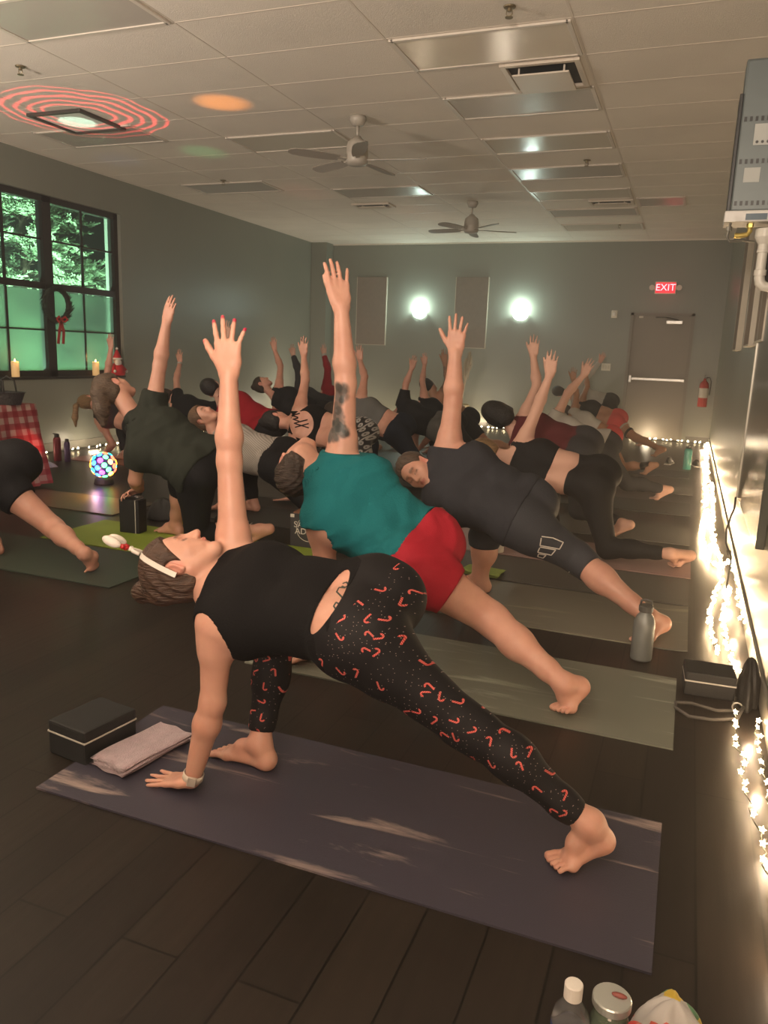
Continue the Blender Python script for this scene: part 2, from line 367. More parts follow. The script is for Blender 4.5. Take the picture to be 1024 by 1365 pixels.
# ceiling fans
def fan(x, y, label, a0):
    t = thing('ceiling_fan', label, 'ceiling fan', (x, y, CZ), 0, 'ceiling fans')
    wm = mat('fan_grey_white', (.42, .385, .33), .4)
    bm = B(); lathe(bm, [(0, 0), (.07, 0), (.075, -.03), (.05, -.075), (.02, -.08), (0, -.08)], seg=20); obj('canopy', bm, wm, t, smooth=True)
    bm = B(); tube(bm, [(0, 0, -.07), (0, 0, -.18)], .012, 10); obj('down_rod', bm, wm, t, smooth=True)
    bm = B(); lathe(bm, [(0, -.165), (.03, -.165), (.05, -.19), (.085, -.215), (.095, -.25), (.098, -.30), (.10, -.305), (.10, -.325), (.097, -.33), (.098, -.375), (.085, -.40), (0, -.405)], seg=28); obj('motor_housing', bm, wm, t, smooth=True)
    fb = mat('fan_blade_grey', (.30, .27, .23), .5)
    for k in range(5):
        a = a0 + 2*PI*k/5; R = Matrix.Rotation(a, 3, 'Z') @ Matrix.Rotation(math.radians(11), 3, 'X')
        bm = B(); rings = []
        for r_, w_ in ((.17, .045), (.24, .058), (.35, .066), (.5, .068), (.58, .06), (.62, .035), (.63, .005)):
            rings.append([bm.verts.new(R @ Vector((r_, s*w_, dz)) + Vector((0, 0, -.36))) for s, dz in ((-1, -.004), (1, -.004), (1, .004), (-1, .004))])
        for A, Q in zip(rings, rings[1:]):
            for q in range(4): bm.faces.new((A[q], A[(q+1) % 4], Q[(q+1) % 4], Q[q]))
        bm.faces.new(rings[0][::-1]); bm.faces.new(rings[-1])
        bl = obj('blade', bm, fb, t)
        bm = B(); box(bm, R @ Vector((.13, 0, 0)) + Vector((0, 0, -.36)), (.12, .035, .008), R); obj('blade_iron', bm, wm, bl)
fan(-2.97, 6.73, 'grey-white ceiling fan with long blades, the nearer and larger one', .15)
fan(-2.97, 10.6, 'grey-white ceiling fan far back, the smaller one', .5)
# ---------------- window_1 in the left wall
fm = mat('dark_bronze_window_frame', (.022, .020, .018), .35, .3)
win = obj('window_1', B(), fm, kind='structure')
bm = B(); xw = XL-.10
def vbar(y, z0, z1, w, d=.07): box(bm, (xw, y, (z0+z1)/2), (d, w, z1-z0))
def hbar(z, y0, y1, w, d=.07): box(bm, (xw, (y0+y1)/2, z), (d, y1-y0, w))
hbar(WZ1-.035, WY0, WY1, .07, .10); hbar(WZ0+.045, WY0, WY1, .09, .10); vbar(WY1-.035, WZ0, WZ1, .07, .10); vbar(WY0+.035, WZ0, WZ1, .07, .10)
MU = [7.30, 6.10]
for y in MU: vbar(y, WZ0, WZ1, .13, .10)
MID = 1.92
hbar(MID, WY0, WY1, .075, .09)
obj('window_frame', bm, fm, win)
bm = B()
cols = [(7.365, 8.43), (6.165, 7.235), (4.97, 6.035)]
for y0, y1 in cols:
    ym = (y0+y1)/2
    vbar(ym, MID, WZ1, .02, .03); vbar(ym, WZ0, MID, .02, .03); hbar((MID+WZ1)/2+.02, y0, y1, .02, .03); hbar((MID+WZ0)/2+.03, y0, y1, .02, .03)
obj('muntins', bm, fm, win)
m, nt, b = newmat('frosted_film_glass'); b.inputs['Base Color'].default_value = (.34, .44, .38, 1); b.inputs['Roughness'].default_value = .55; sset(b, 'Transmission Weight', .85); b.inputs['IOR'].default_value = 1.1
frost = m
m, nt, b = newmat('clear_glass'); b.inputs['Base Color'].default_value = (.95, .98, .96, 1); b.inputs['Roughness'].default_value = .0; sset(b, 'Transmission Weight', 1.0); b.inputs['IOR'].default_value = 1.04
clearg = m
for y0, y1 in cols:
    obj('clear_pane', box(B(), (xw, (y0+y1)/2, (MID+WZ1)/2), (.006, y1-y0+.02, WZ1-MID-.1)), clearg, win)
    obj('frosted_pane', box(B(), (xw, (y0+y1)/2, (MID+WZ0)/2), (.006, y1-y0+.02, MID-WZ0-.1)), frost, win)
obj('window_sill', box(B(), (XL-.11, (WY0+WY1)/2, WZ0+.008), (.26, WY1-WY0, .03), bev=.005), fm, win)
# ---------------- outside: conifer lit green by a flood lamp, dark night behind
groundm = mat('night_ground', (.02, .03, .02), .9, var=.4, vscale=3)
obj('ground', box(B(), (-16, 9, -.4), (17, 30, .5)), groundm, kind='structure')
leaf = mat('conifer_leaf', (.30, .40, .24), .6, var=.3, vscale=20)
bark = mat('conifer_bark', (.08, .055, .035), .9)
def conifer(x, y, h, label, n, spread, seed):
    rnd = random.Random(seed)
    t = thing('conifer_tree', label, 'tree', (x, y, -.15), 0, 'trees outside the window')
    bm = B(); tube(bm, [(0, 0, 0), (0, 0, h*.5), (0, 0, h)], [.11, .07, .015], 10); obj('trunk', bm, bark, t)
    bm = B(); bl = B()
    for i in range(n):
        z = h*(.15+.85*i/n); L = spread*(1-(z/h))**.7 + .25; a = rnd.uniform(0, 2*PI)
        d = Vector((math.cos(a), math.sin(a), rnd.uniform(.1, .75))); 
        pts = [Vector((0, 0, z)) + d*L*q + Vector((0, 0, -.35*L*q*q)) for q in (0, .35, .7, 1)]
        tube(bl, pts, [.012, .009, .006, .002], 5)
        side = Vector((-math.sin(a), math.cos(a), 0))
        for q in range(2, 11):
            u = q/10.0; base = Vector((0, 0, z)) + d*L*u + Vector((0, 0, -.35*L*u*u))
            for s in (-1, 1):
                tl = (.22 + .22*rnd.random())*(1.15-u*.6)
                dr = (d*.75 + side*s*(.7+.4*rnd.random()) + Vector((0, 0, rnd.uniform(-.5, .45)))).normalized()
                nn = dr.cross(Vector((0, 0, 1))).normalized()
                for fr in range(7):                            # flat scale-leaf fans along each twig
                    c0 = base + dr*tl*fr/7; fl = .095*(1-.08*fr)
                    for s2 in (-1, 1):
                        e = (dr + nn*s2*.9 + Vector((0, 0, rnd.uniform(-.8, .8)))).normalized()
                        w = nn.cross(e).normalized()*.008 + dr*.020
                        v = [bm.verts.new(p) for p in (c0, c0+e*fl*.5+w, c0+e*fl, c0+e*fl*.5-w)]
                        bm.faces.new(v)
    obj('foliage', bm, leaf, t, kind='stuff'); obj('branches', bl, bark, t, kind='stuff')
conifer(-9.4, 9.2, 4.7, 'feathery conifer lit green outside the window, nearest the glass', 120, 1.35, 3)
conifer(-12.6, 11.6, 4.4, 'feathery green-lit conifer standing farther behind outside the window', 90, 1.2, 5)
conifer(-10.2, 12.6, 3.2, 'low green-lit conifer outside behind the right window panes', 60, 1.0, 9)
# ---------------- world
w = bpy.data.worlds.new('night'); SC.world = w; w.use_nodes = True
w.node_tree.nodes['Background'].inputs[0].default_value = (.006, .014, .012, 1); w.node_tree.nodes['Background'].inputs[1].default_value = 1.0
# ================================================================== MATS
def streak_mat(name, c0, c1, amt=.55, thr=.58, rough=.5):
    """yoga-mat print: long marbled streaks along the mat"""
    m, nt, b = newmat(name)
    tc = nt.nodes.new('ShaderNodeTexCoord'); mp = nt.nodes.new('ShaderNodeMapping'); mp.inputs['Scale'].default_value = (1.1, 9, 1)
    nt.links.new(tc.outputs['Object'], mp.inputs['Vector'])
    n = nt.nodes.new('ShaderNodeTexNoise'); n.inputs['Scale'].default_value = 1.3; n.inputs['Detail'].default_value = 6; n.inputs['Roughness'].default_value = .62; n.inputs['Distortion'].default_value = .6
    nt.links.new(mp.outputs[0], n.inputs['Vector'])
    r = nt.nodes.new('ShaderNodeValToRGB'); r.color_ramp.elements[0].position = thr; r.color_ramp.elements[1].position = thr+.17
    r.color_ramp.elements[0].color = (*c0, 1); r.color_ramp.elements[1].color = (*[c0[i]*(1-amt)+c1[i]*amt for i in range(3)], 1)
    nt.links.new(n.outputs['Fac'], r.inputs[0]); nt.links.new(r.outputs[0], b.inputs['Base Color'])
    b.inputs['Roughness'].default_value = rough
    n2 = nt.nodes.new('ShaderNodeTexNoise'); n2.inputs['Scale'].default_value = 220; nt.links.new(tc.outputs['Object'], n2.inputs['Vector'])
    bp = nt.nodes.new('ShaderNodeBump'); bp.inputs['Strength'].default_value = .25; bp.inputs['Distance'].default_value = .002
    nt.links.new(n2.outputs['Fac'], bp.inputs['Height']); nt.links.new(bp.outputs[0], b.inputs['Normal'])
    return m
def yoga_mat(x0, x1, y0, y1, m, label, curl=0.0, z=0.0, rz=0.0, th=.006, grp='yoga mats on the floor'):
    cx, cy = (x0+x1)/2, (y0+y1)/2; L, W = x1-x0, y1-y0
    bm = B(); nx, ny = 40, 6; top = []
    rnd = random.Random(hash((round(x0, 2), round(y0, 2))) & 255)
    for s in (1, 0):
        for i in range(nx+1):
            for j in range(ny+1):
                u = i/nx; x = -L/2+L*u; y = -W/2+W*j/ny
                zz = 0.0
                if u < .06: zz += curl*(1-u/.06)**2
                if u > .94: zz += curl*((u-.94)/.06)**2
                ww = .0012*math.sin(9*u+cx*5)*math.sin(j*1.3)
                top.append(bm.verts.new((x, y, z+zz+(th if s else 0)+abs(ww)*s)))
    N = (nx+1)*(ny+1); idx = lambda s, i, j: top[s*N+i*(ny+1)+j]
    for i in range(nx):
        for j in range(ny):
            bm.faces.new((idx(0, i, j), idx(0, i+1, j), idx(0, i+1, j+1), idx(0, i, j+1)))
            bm.faces.new((idx(1, i, j), idx(1, i, j+1), idx(1, i+1, j+1), idx(1, i+1, j)))
        bm.faces.new((idx(0, i, 0), idx(1, i, 0), idx(1, i+1, 0), idx(0, i+1, 0))); bm.faces.new((idx(0, i, ny), idx(0, i+1, ny), idx(1, i+1, ny), idx(1, i, ny)))
    for j in range(ny):
        bm.faces.new((idx(0, 0, j), idx(0, 0, j+1), idx(1, 0, j+1), idx(1, 0, j))); bm.faces.new((idx(0, nx, j), idx(1, nx, j), idx(1, nx, j+1), idx(0, nx, j+1)))
    o = obj('yoga_mat', bm, m, loc=(cx, cy, .0005)); o.rotation_euler = (0, 0, rz)
    return tag(o, label, 'yoga mat', grp)
slate = streak_mat('slate_violet_marbled_sheen_mat', (.040, .036, .052), (.50, .38, .33), .9, .565)  # pale streaks are marbling plus reflections put into the colour
greyg = streak_mat('grey_green_marbled_mat', (.15, .155, .125), (.46, .47, .38), .85, .54)
grey2 = streak_mat('taupe_streaked_mat', (.16, .15, .12), (.40, .37, .25), .7, .56)
pink = streak_mat('dusty_pink_mat', (.30, .19, .17), (.42, .30, .26), .5, .5)
darkm = mat('charcoal_mat', (.035, .036, .034), .6, bump=.2, bscale=200)
dkgreen = mat('dark_green_mat', (.028, .040, .028), .55, bump=.2, bscale=200)
greym = mat('grey_mat', (.085, .078, .068), .6, bump=.2, bscale=200)
lime = mat('lime_green_mat', (.22, .30, .03), .65, bump=.25, bscale=160, var=.1, vscale=3)
redm = mat('brick_red_mat', (.25, .055, .05), .45, bump=.2, bscale=160)
yoga_mat(-1.67, .06, 1.57, 2.17, slate, 'violet-grey marbled yoga mat in front, under the woman in candy-cane leggings')
yoga_mat(-1.62, .08, 2.65, 3.30, greyg, 'grey-green marbled yoga mat under the man in the teal shirt')
yoga_mat(-1.64, .12, 3.65, 4.36, grey2, 'taupe streaked yoga mat with curled end under the man in navy', .006)
yoga_mat(-1.60, .13, 5.00, 5.66, pink, 'dusty pink yoga mat under the woman in black leggings')
yoga_mat(-1.60, .12, 4.40, 4.96, greym, 'plain grey yoga mat between the taupe mat and the pink mat')
yoga_mat(-1.62, .12, 5.95, 6.62, greym, 'dark grey yoga mat behind the pink mat, under the person in maroon')
yoga_mat(-1.62, .12, 7.15, 7.80, darkm, 'charcoal yoga mat under the person in the white tee')
yoga_mat(-1.60, .14, 8.35, 8.95, greym, 'grey yoga mat far back by the right wall')
yoga_mat(-1.60, .10, 9.60, 10.2, darkm, 'charcoal yoga mat farthest back by the right wall')
yoga_mat(-4.55, -2.80, 3.20, 3.84, dkgreen, 'dark green yoga mat under the person in black shorts at the left edge')
yoga_mat(-3.95, -2.05, 3.87, 4.50, lime, 'lime green yoga mat under the woman in the dark green shirt')
yoga_mat(-3.95, -2.15, 4.95, 5.55, darkm, 'charcoal yoga mat right behind the lime green mat')
yoga_mat(-3.90, -2.15, 5.95, 6.60, greym, 'grey yoga mat two rows behind the lime green mat')
yoga_mat(-6.45, -4.70, 6.72, 7.35, redm, 'brick red yoga mat by the left wall under the ponytail woman')
yoga_mat(-5.25, -4.02, 4.66, 5.20, mat('brown_mat', (.09, .055, .035), .35), 'brown yoga mat under the glowing ball light, catching orange light')
yoga_mat(-4.0, -2.3, 7.2, 7.8, darkm, 'charcoal yoga mat far back in the middle column')
yoga_mat(-1.15, -.98, 4.33, 4.62, lime, 'lime green folded hand towel on the grey mat', z=.012, th=.022, grp='folded green towels') if False else None
# ================================================================== PROPS NEAR THE CAMERA
blk = mat('black_foam', (.010, .010, .010), .7, bump=.15, bscale=250)
strip = mat('pale_foam_stripe', (.55, .52, .46), .6)
# yoga block on the floor by the front mat
def yblock(name_m, loc, size, rz, label, stripe_z, vertical=False, group=None):
    t = thing('yoga_block', label, 'yoga block', loc, rz, group)
    w, d, h = size
    obj('body', box(B(), (0, 0, h/2), (w, d, h), bev=.008), name_m, t)
    bm = B()
    if vertical: box(bm, (w*.32, 0, h/2), (.006, d+.002, h+.002), bev=.001)
    else: box(bm, (0, 0, stripe_z), (w+.002, d+.002, .006), bev=.001)
    obj('stripe', bm, strip, t); return t
p0 = atZ(124, 1010)
yblock(blk, (-1.695, 1.84, .0), (.17, .21, .115), math.radians(-8), 'black foam yoga block with a pale stripe lying flat beside the lavender towel', .078)
# folded lavender towel on the mat corner
tw = mat('lavender_terry', (.50, .36, .40), .95, bump=.8, bscale=260, sheen=.5, var=.12, vscale=40)
def towel(loc, L, W, layers, th, rz, m, label, cat='towel', seed=1):
    t = thing('folded_towel', label, cat, loc, rz)
    rnd = random.Random(seed); bm = B(); n = 26
    for k in range(layers):
        z0 = k*th; ring = []
        off = rnd.uniform(-.006, .006)
        for i in range(n+1):
            u = i/n
            row = []
            for j in range(9):
                v = j/8; edge = min(u, 1-u, v, 1-v); round_ = min(1, edge/.07)**.5
                x = (u-.5)*L + off + .004*math.sin(v*7+k); y = (v-.5)*W + .004*math.sin(u*9+k*2)
                zt = z0 + th*(.5+.5*round_) + .0025*math.sin(13*u+k)*math.sin(9*v); zb = z0 + th*(.5-.5*round_)
                row.append((bm.verts.new((x, y, zt)), bm.verts.new((x, y, zb))))
            ring.append(row)
        for i in range(n):
            for j in range(8):
                bm.faces.new((ring[i][j][0], ring[i+1][j][0], ring[i+1][j+1][0], ring[i][j+1][0]))
                bm.faces.new((ring[i][j][1], ring[i][j+1][1], ring[i+1][j+1][1], ring[i+1][j][1]))
        bmesh.ops.remove_doubles(bm, verts=bm.verts[:], dist=1e-5)
    obj('cloth', bm, m, t, smooth=True); return t
towel((-1.515, 1.86, .008), .15, .29, 3, .012, math.radians(-10), tw, 'folded lavender towel lying on the front mat corner beside the black block')
towel((-1.06, 4.47, .007), .24, .17, 2, .013, math.radians(-4), mat('lime_terry', (.32, .42, .10), .9, bump=.6, bscale=260), 'folded lime green towel on the grey mat behind the red shorts')
# steel water bottle
t = thing('water_bottle', "matte grey insulated water bottle with a loop cap on the taupe mat's end", 'water bottle', (-.075, 3.47, .006))
bg = mat('matte_grey_bottle', (.20, .21, .20), .42, .25)
bm = B(); lathe(bm, [(0, 0), (.045, 0), (.047, .006), (.047, .155), (.045, .175), (.036, .2), (.026, .212), (.026, .222), (0, .222)], seg=32); obj('body', bm, bg, t, smooth=True)
bm = B(); lathe(bm, [(0, .222), (.03, .222), (.031, .226), (.031, .246), (.028, .25), (0, .25)], seg=24); 
cp = obj('cap', bm, mat('dark_grey_cap', (.07, .068, .062), .5), t, smooth=False)
bm = B(); tube(bm, [(-.024, 0, .246), (-.022, 0, .268), (0, 0, .276), (.022, 0, .268), (.024, 0, .246)], .0055, 8); obj('carry_loop', bm, mat('dark_grey_cap', (.07, .068, .062), .5), cp, smooth=True)
# black case with block, strap and cloth by the right wall
blkc = mat('black_nylon', (.012, .011, .010), .6, bump=.3, bscale=120)
yblock(blk, (.198, 3.24, 0), (.19, .15, .10), math.radians(4), 'black yoga block with a pale stripe by the right wall beneath the dark cloth', .062)
t = thing('yoga_strap', 'grey webbing strap looped on the floor in front of the block by the right wall', 'strap', (.17, 2.98, .004))
pts = [(.14, .10, .004), (.06, .06, .005), (-.03, .085, .006), (-.09, .05, .012), (-.09, 0, .012), (-.04, -.045, .006), (.04, -.03, .004), (.13, .02, .004), (.15, .08, .03)]
bm = B(); tube(bm, [Vector(p) for p in pts], .007, 6); obj('webbing', bm, mat('grey_webbing', (.07, .062, .055), .8), t, smooth=True)
bm = B(); tube(bm, [(.13+.018*math.cos(a), .085, .022+.018*math.sin(a)) for a in [2*PI*k/12 for k in range(12)]], .003, 6, closed=True); obj('ring', bm, alum, t)
def heap(bm, c, r, h, seed, seg=36, rings=12, folds=7):
    rnd = random.Random(seed); ph = [rnd.uniform(0, 6) for _ in range(8)]; prev = None
    for i in range(rings+1):
        u = i/rings; row = []
        for k in range(seg):
            a = 2*PI*k/seg; rr = (1-u**1.7)**.6 if u < 1 else 0
            wv = 1 + .14*math.sin(3*a+ph[0]) + .09*math.sin(folds*a+ph[1]+2*u)
            row.append(bm.verts.new((c[0]+r[0]*rr*wv*math.cos(a), c[1]+r[1]*rr*wv*math.sin(a), c[2]+h*u*(1+.22*math.sin(2*a+ph[2])*(1-u)) + h*.10*math.sin(5*a+ph[3]+6*u)*(1-u)*u*3)))
        if prev:
            for k in range(seg): bm.faces.new((prev[k], prev[(k+1) % seg], row[(k+1) % seg], row[k]))
        else: bm.faces.new(row[::-1])
        prev = row
    bmesh.ops.remove_doubles(bm, verts=bm.verts[:], dist=1e-5); return bm
o = obj('dark_cloth', heap(B(), (0, 0, 0), (.042, .12), .18, 4), blkc, loc=(.345, 3.22, .0), smooth=True); tag(o, 'rumpled black cloth draped on the floor against the right wall by the yoga block', 'cloth')
# bottom edge: clear bottle, jar, cloth bag
clr = mat('clear_plastic', (.9, .9, .92), .08, trans=.9)
pw = mat('white_plastic_cap', (.80, .76, .70), .4)
t = thing('plastic_water_bottle', 'clear plastic bottle with a white cap at the bottom edge of the picture', 'bottle', (-.078, 1.245, 0))
bm = B(); lathe(bm, [(0, 0), (.032, 0), (.034, .008), (.034, .06), (.031, .065), (.034, .07), (.034, .13), (.030, .15), (.016, .172), (.0125, .178), (.0125, .19), (0, .19)], seg=28); obj('body', bm, clr, t, smooth=True)
bm = B(); lathe(bm, [(.0345, .075), (.0345, .125)], seg=28); obj('label_band', bm, mat('blue_label', (.05, .08, .25), .5), t, smooth=True)
bm = B(); lathe(bm, [(0, .178), (.0165, .178), (.0165, .205), (.015, .207), (0, .207)], seg=24); obj('cap', bm, pw, t)
t = thing('glass_jar', "glass jar with a pale metal lid at the bottom edge beside the clear bottle", 'jar', (-.012, 1.287, 0))
bm = B(); lathe(bm, [(0, 0), (.034, 0), (.037, .01), (.037, .11), (.033, .125), (.030, .13), (.030, .15), (0, .15)], seg=28); obj('body', bm, mat('amber_green_glass', (.35, .45, .32), .06, trans=.75), t, smooth=True)
bm = B(); lathe(bm, [(0, .150), (.034, .150), (.035, .152), (.035, .165), (.033, .1675), (0, .168)], seg=32); lid = obj('lid', bm, mat('pale_metal_lid', (.62, .64, .60), .3, .6), t)
bm = B(); sphere(bm, (.012, .005, .170), .012, 10, 6, (1.2, .5, .35)); obj('sticker', bm, mat('brown_red_sticker', (.2, .05, .04), .5), lid)
t = thing('snack_pouch', 'pale patterned cloth pouch with red and yellow print at the bottom right edge', 'pouch', (.100, 1.388, 0))
bm = B(); heap(bm, (0, 0, 0), (.080, .06), .12, 12, 48, 14, 9)
m, nt, b = newmat('printed_pouch_cloth')
tc = nt.nodes.new('ShaderNodeTexCoord'); v = nt.nodes.new('ShaderNodeTexVoronoi'); v.inputs['Scale'].default_value = 26; nt.links.new(tc.outputs['Object'], v.inputs['Vector'])
sp = nt.nodes.new('ShaderNodeSeparateColor'); nt.links.new(v.outputs['Color'], sp.inputs[0])
r = nt.nodes.new('ShaderNodeValToRGB'); r.color_ramp.interpolation = 'CONSTANT'
els = r.color_ramp.elements; els[0].position = 0; els[0].color = (.42, .40, .38, 1); els[1].position = .62; els[1].color = (.45, .06, .04, 1)
for pz, c in ((.72, (.6, .42, .05, 1)), (.82, (.4, .38, .36, 1)), (.9, (.08, .2, .1, 1))): e = els.new(pz); e.color = c
nt.links.new(sp.outputs[0], r.inputs[0]); nt.links.new(r.outputs[0], b.inputs['Base Color']); b.inputs['Roughness'].default_value = .7
obj('cloth_body', bm, m, t, smooth=True)
o = obj('lid_red', B(), None) if False else None
t = thing('red_capped_tube', 'small bottle with a red cap between the jar and the patterned pouch', 'bottle', (.034, 1.236, 0))
bm = B(); lathe(bm, [(0, 0), (.015, 0), (.016, .01), (.016, .12), (.012, .13), (0, .13)], seg=16); obj('body', bm, mat('green_plastic', (.04, .13, .07), .4), t, smooth=True)
bm = B(); lathe(bm, [(0, .13), (.017, .13), (.018, .14), (.016, .165), (0, .168)], seg=16); obj('cap', bm, mat('red_plastic_cap', (.5, .03, .03), .4), t, smooth=True)
# ================================================================== RIGHT WALL FIXTURES
# heater / steam unit high on the right wall with brass elbow and white drain
hx, hy = .075, 4.55
t = thing('wall_heater_unit', 'large grey metal heater cabinet with vent slots mounted high at the right edge', 'heater', (.0, hy, 2.02))
grm = mat('slate_grey_metal', (.105, .125, .125), .4, .3); blm = mat('black_side_metal', (.016, .017, .018), .4, .2); ltm = mat('pale_bottom_rail', (.62, .60, .56), .35)
bm = B(); box(bm, (.245, .09, .42), (.31, .16, .72), bev=.012); obj('case', bm, grm, t)
bm = B(); box(bm, (.085, .09, .34), (.018, .175, .56), bev=.004); obj('side_panel', bm, blm, t)
bm = B(); box(bm, (.235, .085, .035), (.33, .19, .055), bev=.006); box(bm, (.10, -.02, .02), (.05, .02, .03)); rail = obj('bottom_rail', bm, ltm, t)
bm = B(); box(bm, (.22, -.012, .03), (.10, .01, .03)); obj('display_window', bm, mat('blue_grey_glass', (.08, .12, .16), .15), rail)
for z in (.10, .30, .50):
    bm = B()
    for k in range(11): box(bm, (.115+.026*k, .0085, z), (.013, .003, .022))
    obj('vent_slots', bm, blm, t)
lb = mat('grey_paper_label', (.42, .43, .40), .6)
obj('rating_label', box(B(), (.19, .008, .47), (.085, .003, .095)), lb, t) if False else None
lab = obj('rating_label', box(B(), (.205, .0085, .425), (.085, .002, .10), bev=.0008), lb, t)
bm = B()
for k in range(3): lathe(bm, [(0, .0), (.007, 0), (.007, .002), (0, .002)], (.180+.025*k, .0075, .39), 12, Matrix.Rotation(PI/2, 3, 'X'))
obj('printed_marks', bm, mat('label_ink', (.05, .05, .05), .6), lab)
obj('spec_label', box(B(), (.175, .0085, .235), (.075, .002, .07), bev=.0008), lb, t)
brass = mat('brass_fitting', (.62, .48, .14), .3, .85)
bm = B(); tube(bm, [(.20, .06, .01), (.20, .06, -.03), (.19, .06, -.045), (.16, .06, -.05), (.13, .06, -.05)], .013, 12); lathe(bm, [(0, -.012), (.018, -.012), (.018, .012), (0, .012)], (.20, .06, 0), 6); obj('brass_elbow', bm, brass, t, smooth=False)
bm = B(); tube(bm, [(.105, .03, .01), (.10, .03, -.02), (.095, .03, -.06), (.11, .03, -.085), (.17, .05, -.075), (.23, .07, -.08)], .006, 8); lathe(bm, [(0, -.01), (.014, -.01), (.014, .01), (0, .01)], (.10, .03, -.02), 8); obj('copper_line', bm, mat('dull_metal_line', (.25, .24, .21), .4, .7), t, smooth=False)
for s in (0,): 
    bm = B(); box(bm, (.32, .09, .6), (.16, .05, .30)); box(bm, (.32, .09, .2), (.16, .05, .10)); obj('wall_bracket', bm, grm, t)
t = thing('drain_pipe', 'white plastic funnel and bent drain pipe on the right wall below the heater cabinet', 'pipe', (.275, 4.62, 1.70))
pvc = mat('white_pvc', (.66, .63, .55), .35)
bm = B(); lathe(bm, [(0, .30), (.045, .302), (.047, .30), (.047, .262), (.044, .255), (.026, .225), (.026, .20), (.029, .198), (.029, .186), (.024, .184), (.024, .10), (.030, .098), (.030, .07)], seg=24); obj('funnel', bm, pvc, t, smooth=False)
bm = B(); tube(bm, [(0, 0, .10), (0, 0, .06), (.006, 0, .035), (.022, 0, .018), (.05, 0, .012), (.13, 0, .012)], [.025, .026, .027, .026, .024, .024], 16); obj('elbow', bm, pvc, t, smooth=True)
o = obj('hanging_jacket', heap(B(), (0, 0, 0), (.05, .09), .30, 6, 30, 12, 5), blkc, loc=(.352, 4.74, 1.74), smooth=True); tag(o, 'black garment hanging at the right edge behind the white drain pipe', 'clothing')
o = obj('red_ribbon', box(B(), (0, 0, 0), (.02, .05, .12), bev=.008), mat('santa_red_felt', (.5, .02, .03), .8), loc=(.372, 4.86, 1.62)); tag(o, 'small red cloth tab at the right edge under the white drain pipe', 'ribbon')
# dark glossy panel on the right wall with cords
t = thing('wall_panel', 'dark grey-green glossy board standing off the right wall with a pale vertical edge', 'board', (XR, 4.6, .48))
obj('board', box(B(), (-.022, .0, .65), (.04, 1.50, 1.30), bev=.005), mat('dark_green_gloss', (.052, .058, .048), .22, spec=.6), t)
obj('edge_strip', box(B(), (-.026, .76, .65), (.05, .014, 1.30), bev=.003), mat('pale_aluminium_edge', (.45, .43, .36), .35, .4), t)
t = thing('power_cord', 'black cord hanging from the dark board on the right wall down to the lights', 'cord', (.345, 5.2, 0))
bm = B(); tube(bm, [(0, .12, .49), (.0, .10, .42), (-.01, .16, .36), (-.025, .2, .26), (-.02, .15, .18), (.0, .08, .14), (.01, .0, .13), (.0, -.2, .10), (-.02, -.4, .03)], .006, 8); obj('cable', bm, mat('black_rubber', (.02, .02, .02), .6), t, smooth=True)
bm = B(); box(bm, (-.0, .10, .13), (.03, .05, .025), bev=.005); obj('plug', bm, mat('black_rubber', (.02, .02, .02), .6), t)
# ================================================================== FAIRY LIGHTS
starm = mat('lit_star_bulb', (1, .9, .7), .4, emit=(1.0, .70, .38), estr=75)
warmb = mat('lit_warm_bulb', (1, .9, .7), .4, emit=(1.0, .76, .42), estr=70)
wirem = mat('dark_green_wire', (.03, .035, .02), .5)
def star_mesh(r, name):
    bm = B(); c0 = bm.verts.new((0, 0, r*.35)); c1 = bm.verts.new((0, 0, -r*.35)); ring = []
    for k in range(10):
        rr = r if k % 2 == 0 else r*.45; a = PI/2+2*PI*k/10; ring.append(bm.verts.new((rr*math.cos(a), rr*math.sin(a), 0)))
    for k in range(10): bm.faces.new((c0, ring[k], ring[(k+1) % 10])); bm.faces.new((c1, ring[(k+1) % 10], ring[k]))
    me = bpy.data.meshes.new(name); bm.to_mesh(me); bm.free(); return me
def strand(path, n, r, m, label, seed, wig=.02, star=True, zj=.012):
    rnd = random.Random(seed); t = thing('string_lights', label, 'string lights', path[0], 0, 'strings of fairy lights')
    o0 = Vector(path[0]); P = [Vector(p)-o0 for p in path]
    L = [0]
    for a, b_ in zip(P, P[1:]): L.append(L[-1]+(b_-a).length)
    def at(s):
        for i in range(len(P)-1):
            if s <= L[i+1] or i == len(P)-2:
                u = (s-L[i])/max(1e-6, L[i+1]-L[i]); return P[i].lerp(P[i+1], min(1, u))
    me = star_mesh(r, 'bulb'); me.materials.append(m); wp = []
    for i in range(n):
        p = at(L[-1]*(i+.5)/n) + Vector((rnd.uniform(-wig, wig), rnd.uniform(-wig, wig), rnd.uniform(0, zj)))
        wp.append(p + Vector((rnd.uniform(-.006, .006), rnd.uniform(-.01, .01), -.002)))
        b_ = bpy.data.objects.new('bulb', me); COL.objects.link(b_); b_.parent = t; b_.location = p + Vector((0, 0, r*.6)); b_.rotation_euler = (rnd.uniform(.4, 1.6), rnd.uniform(-.6, .6), rnd.uniform(-.8, .8))
    wpts = []
    for a, b_ in zip(wp, wp[1:]): wpts += [a, a.lerp(b_, .5) + Vector((rnd.uniform(-.012, .012), 0, rnd.uniform(0, .008)))]
    bm = B(); tube(bm, wpts, .0022, 5); obj('wire', bm, wirem, t)
    return t
Z = .02
strand([(.30, 3.02, Z), (.285, 2.75, Z), (.30, 2.4, Z), (.32, 2.15, Z), (.345, 1.85, Z), (.36, 1.6, Z)], 22, .011, starm, "string of star fairy lights on the floor, outer strand nearest the camera", 1, .012)
strand([(.36, 3.0, Z), (.345, 2.6, Z), (.36, 2.3, Z), (.375, 2.0, Z)], 15, .011, starm, 'string of star fairy lights hugging the right wall beside the outer near strand', 2, .01)
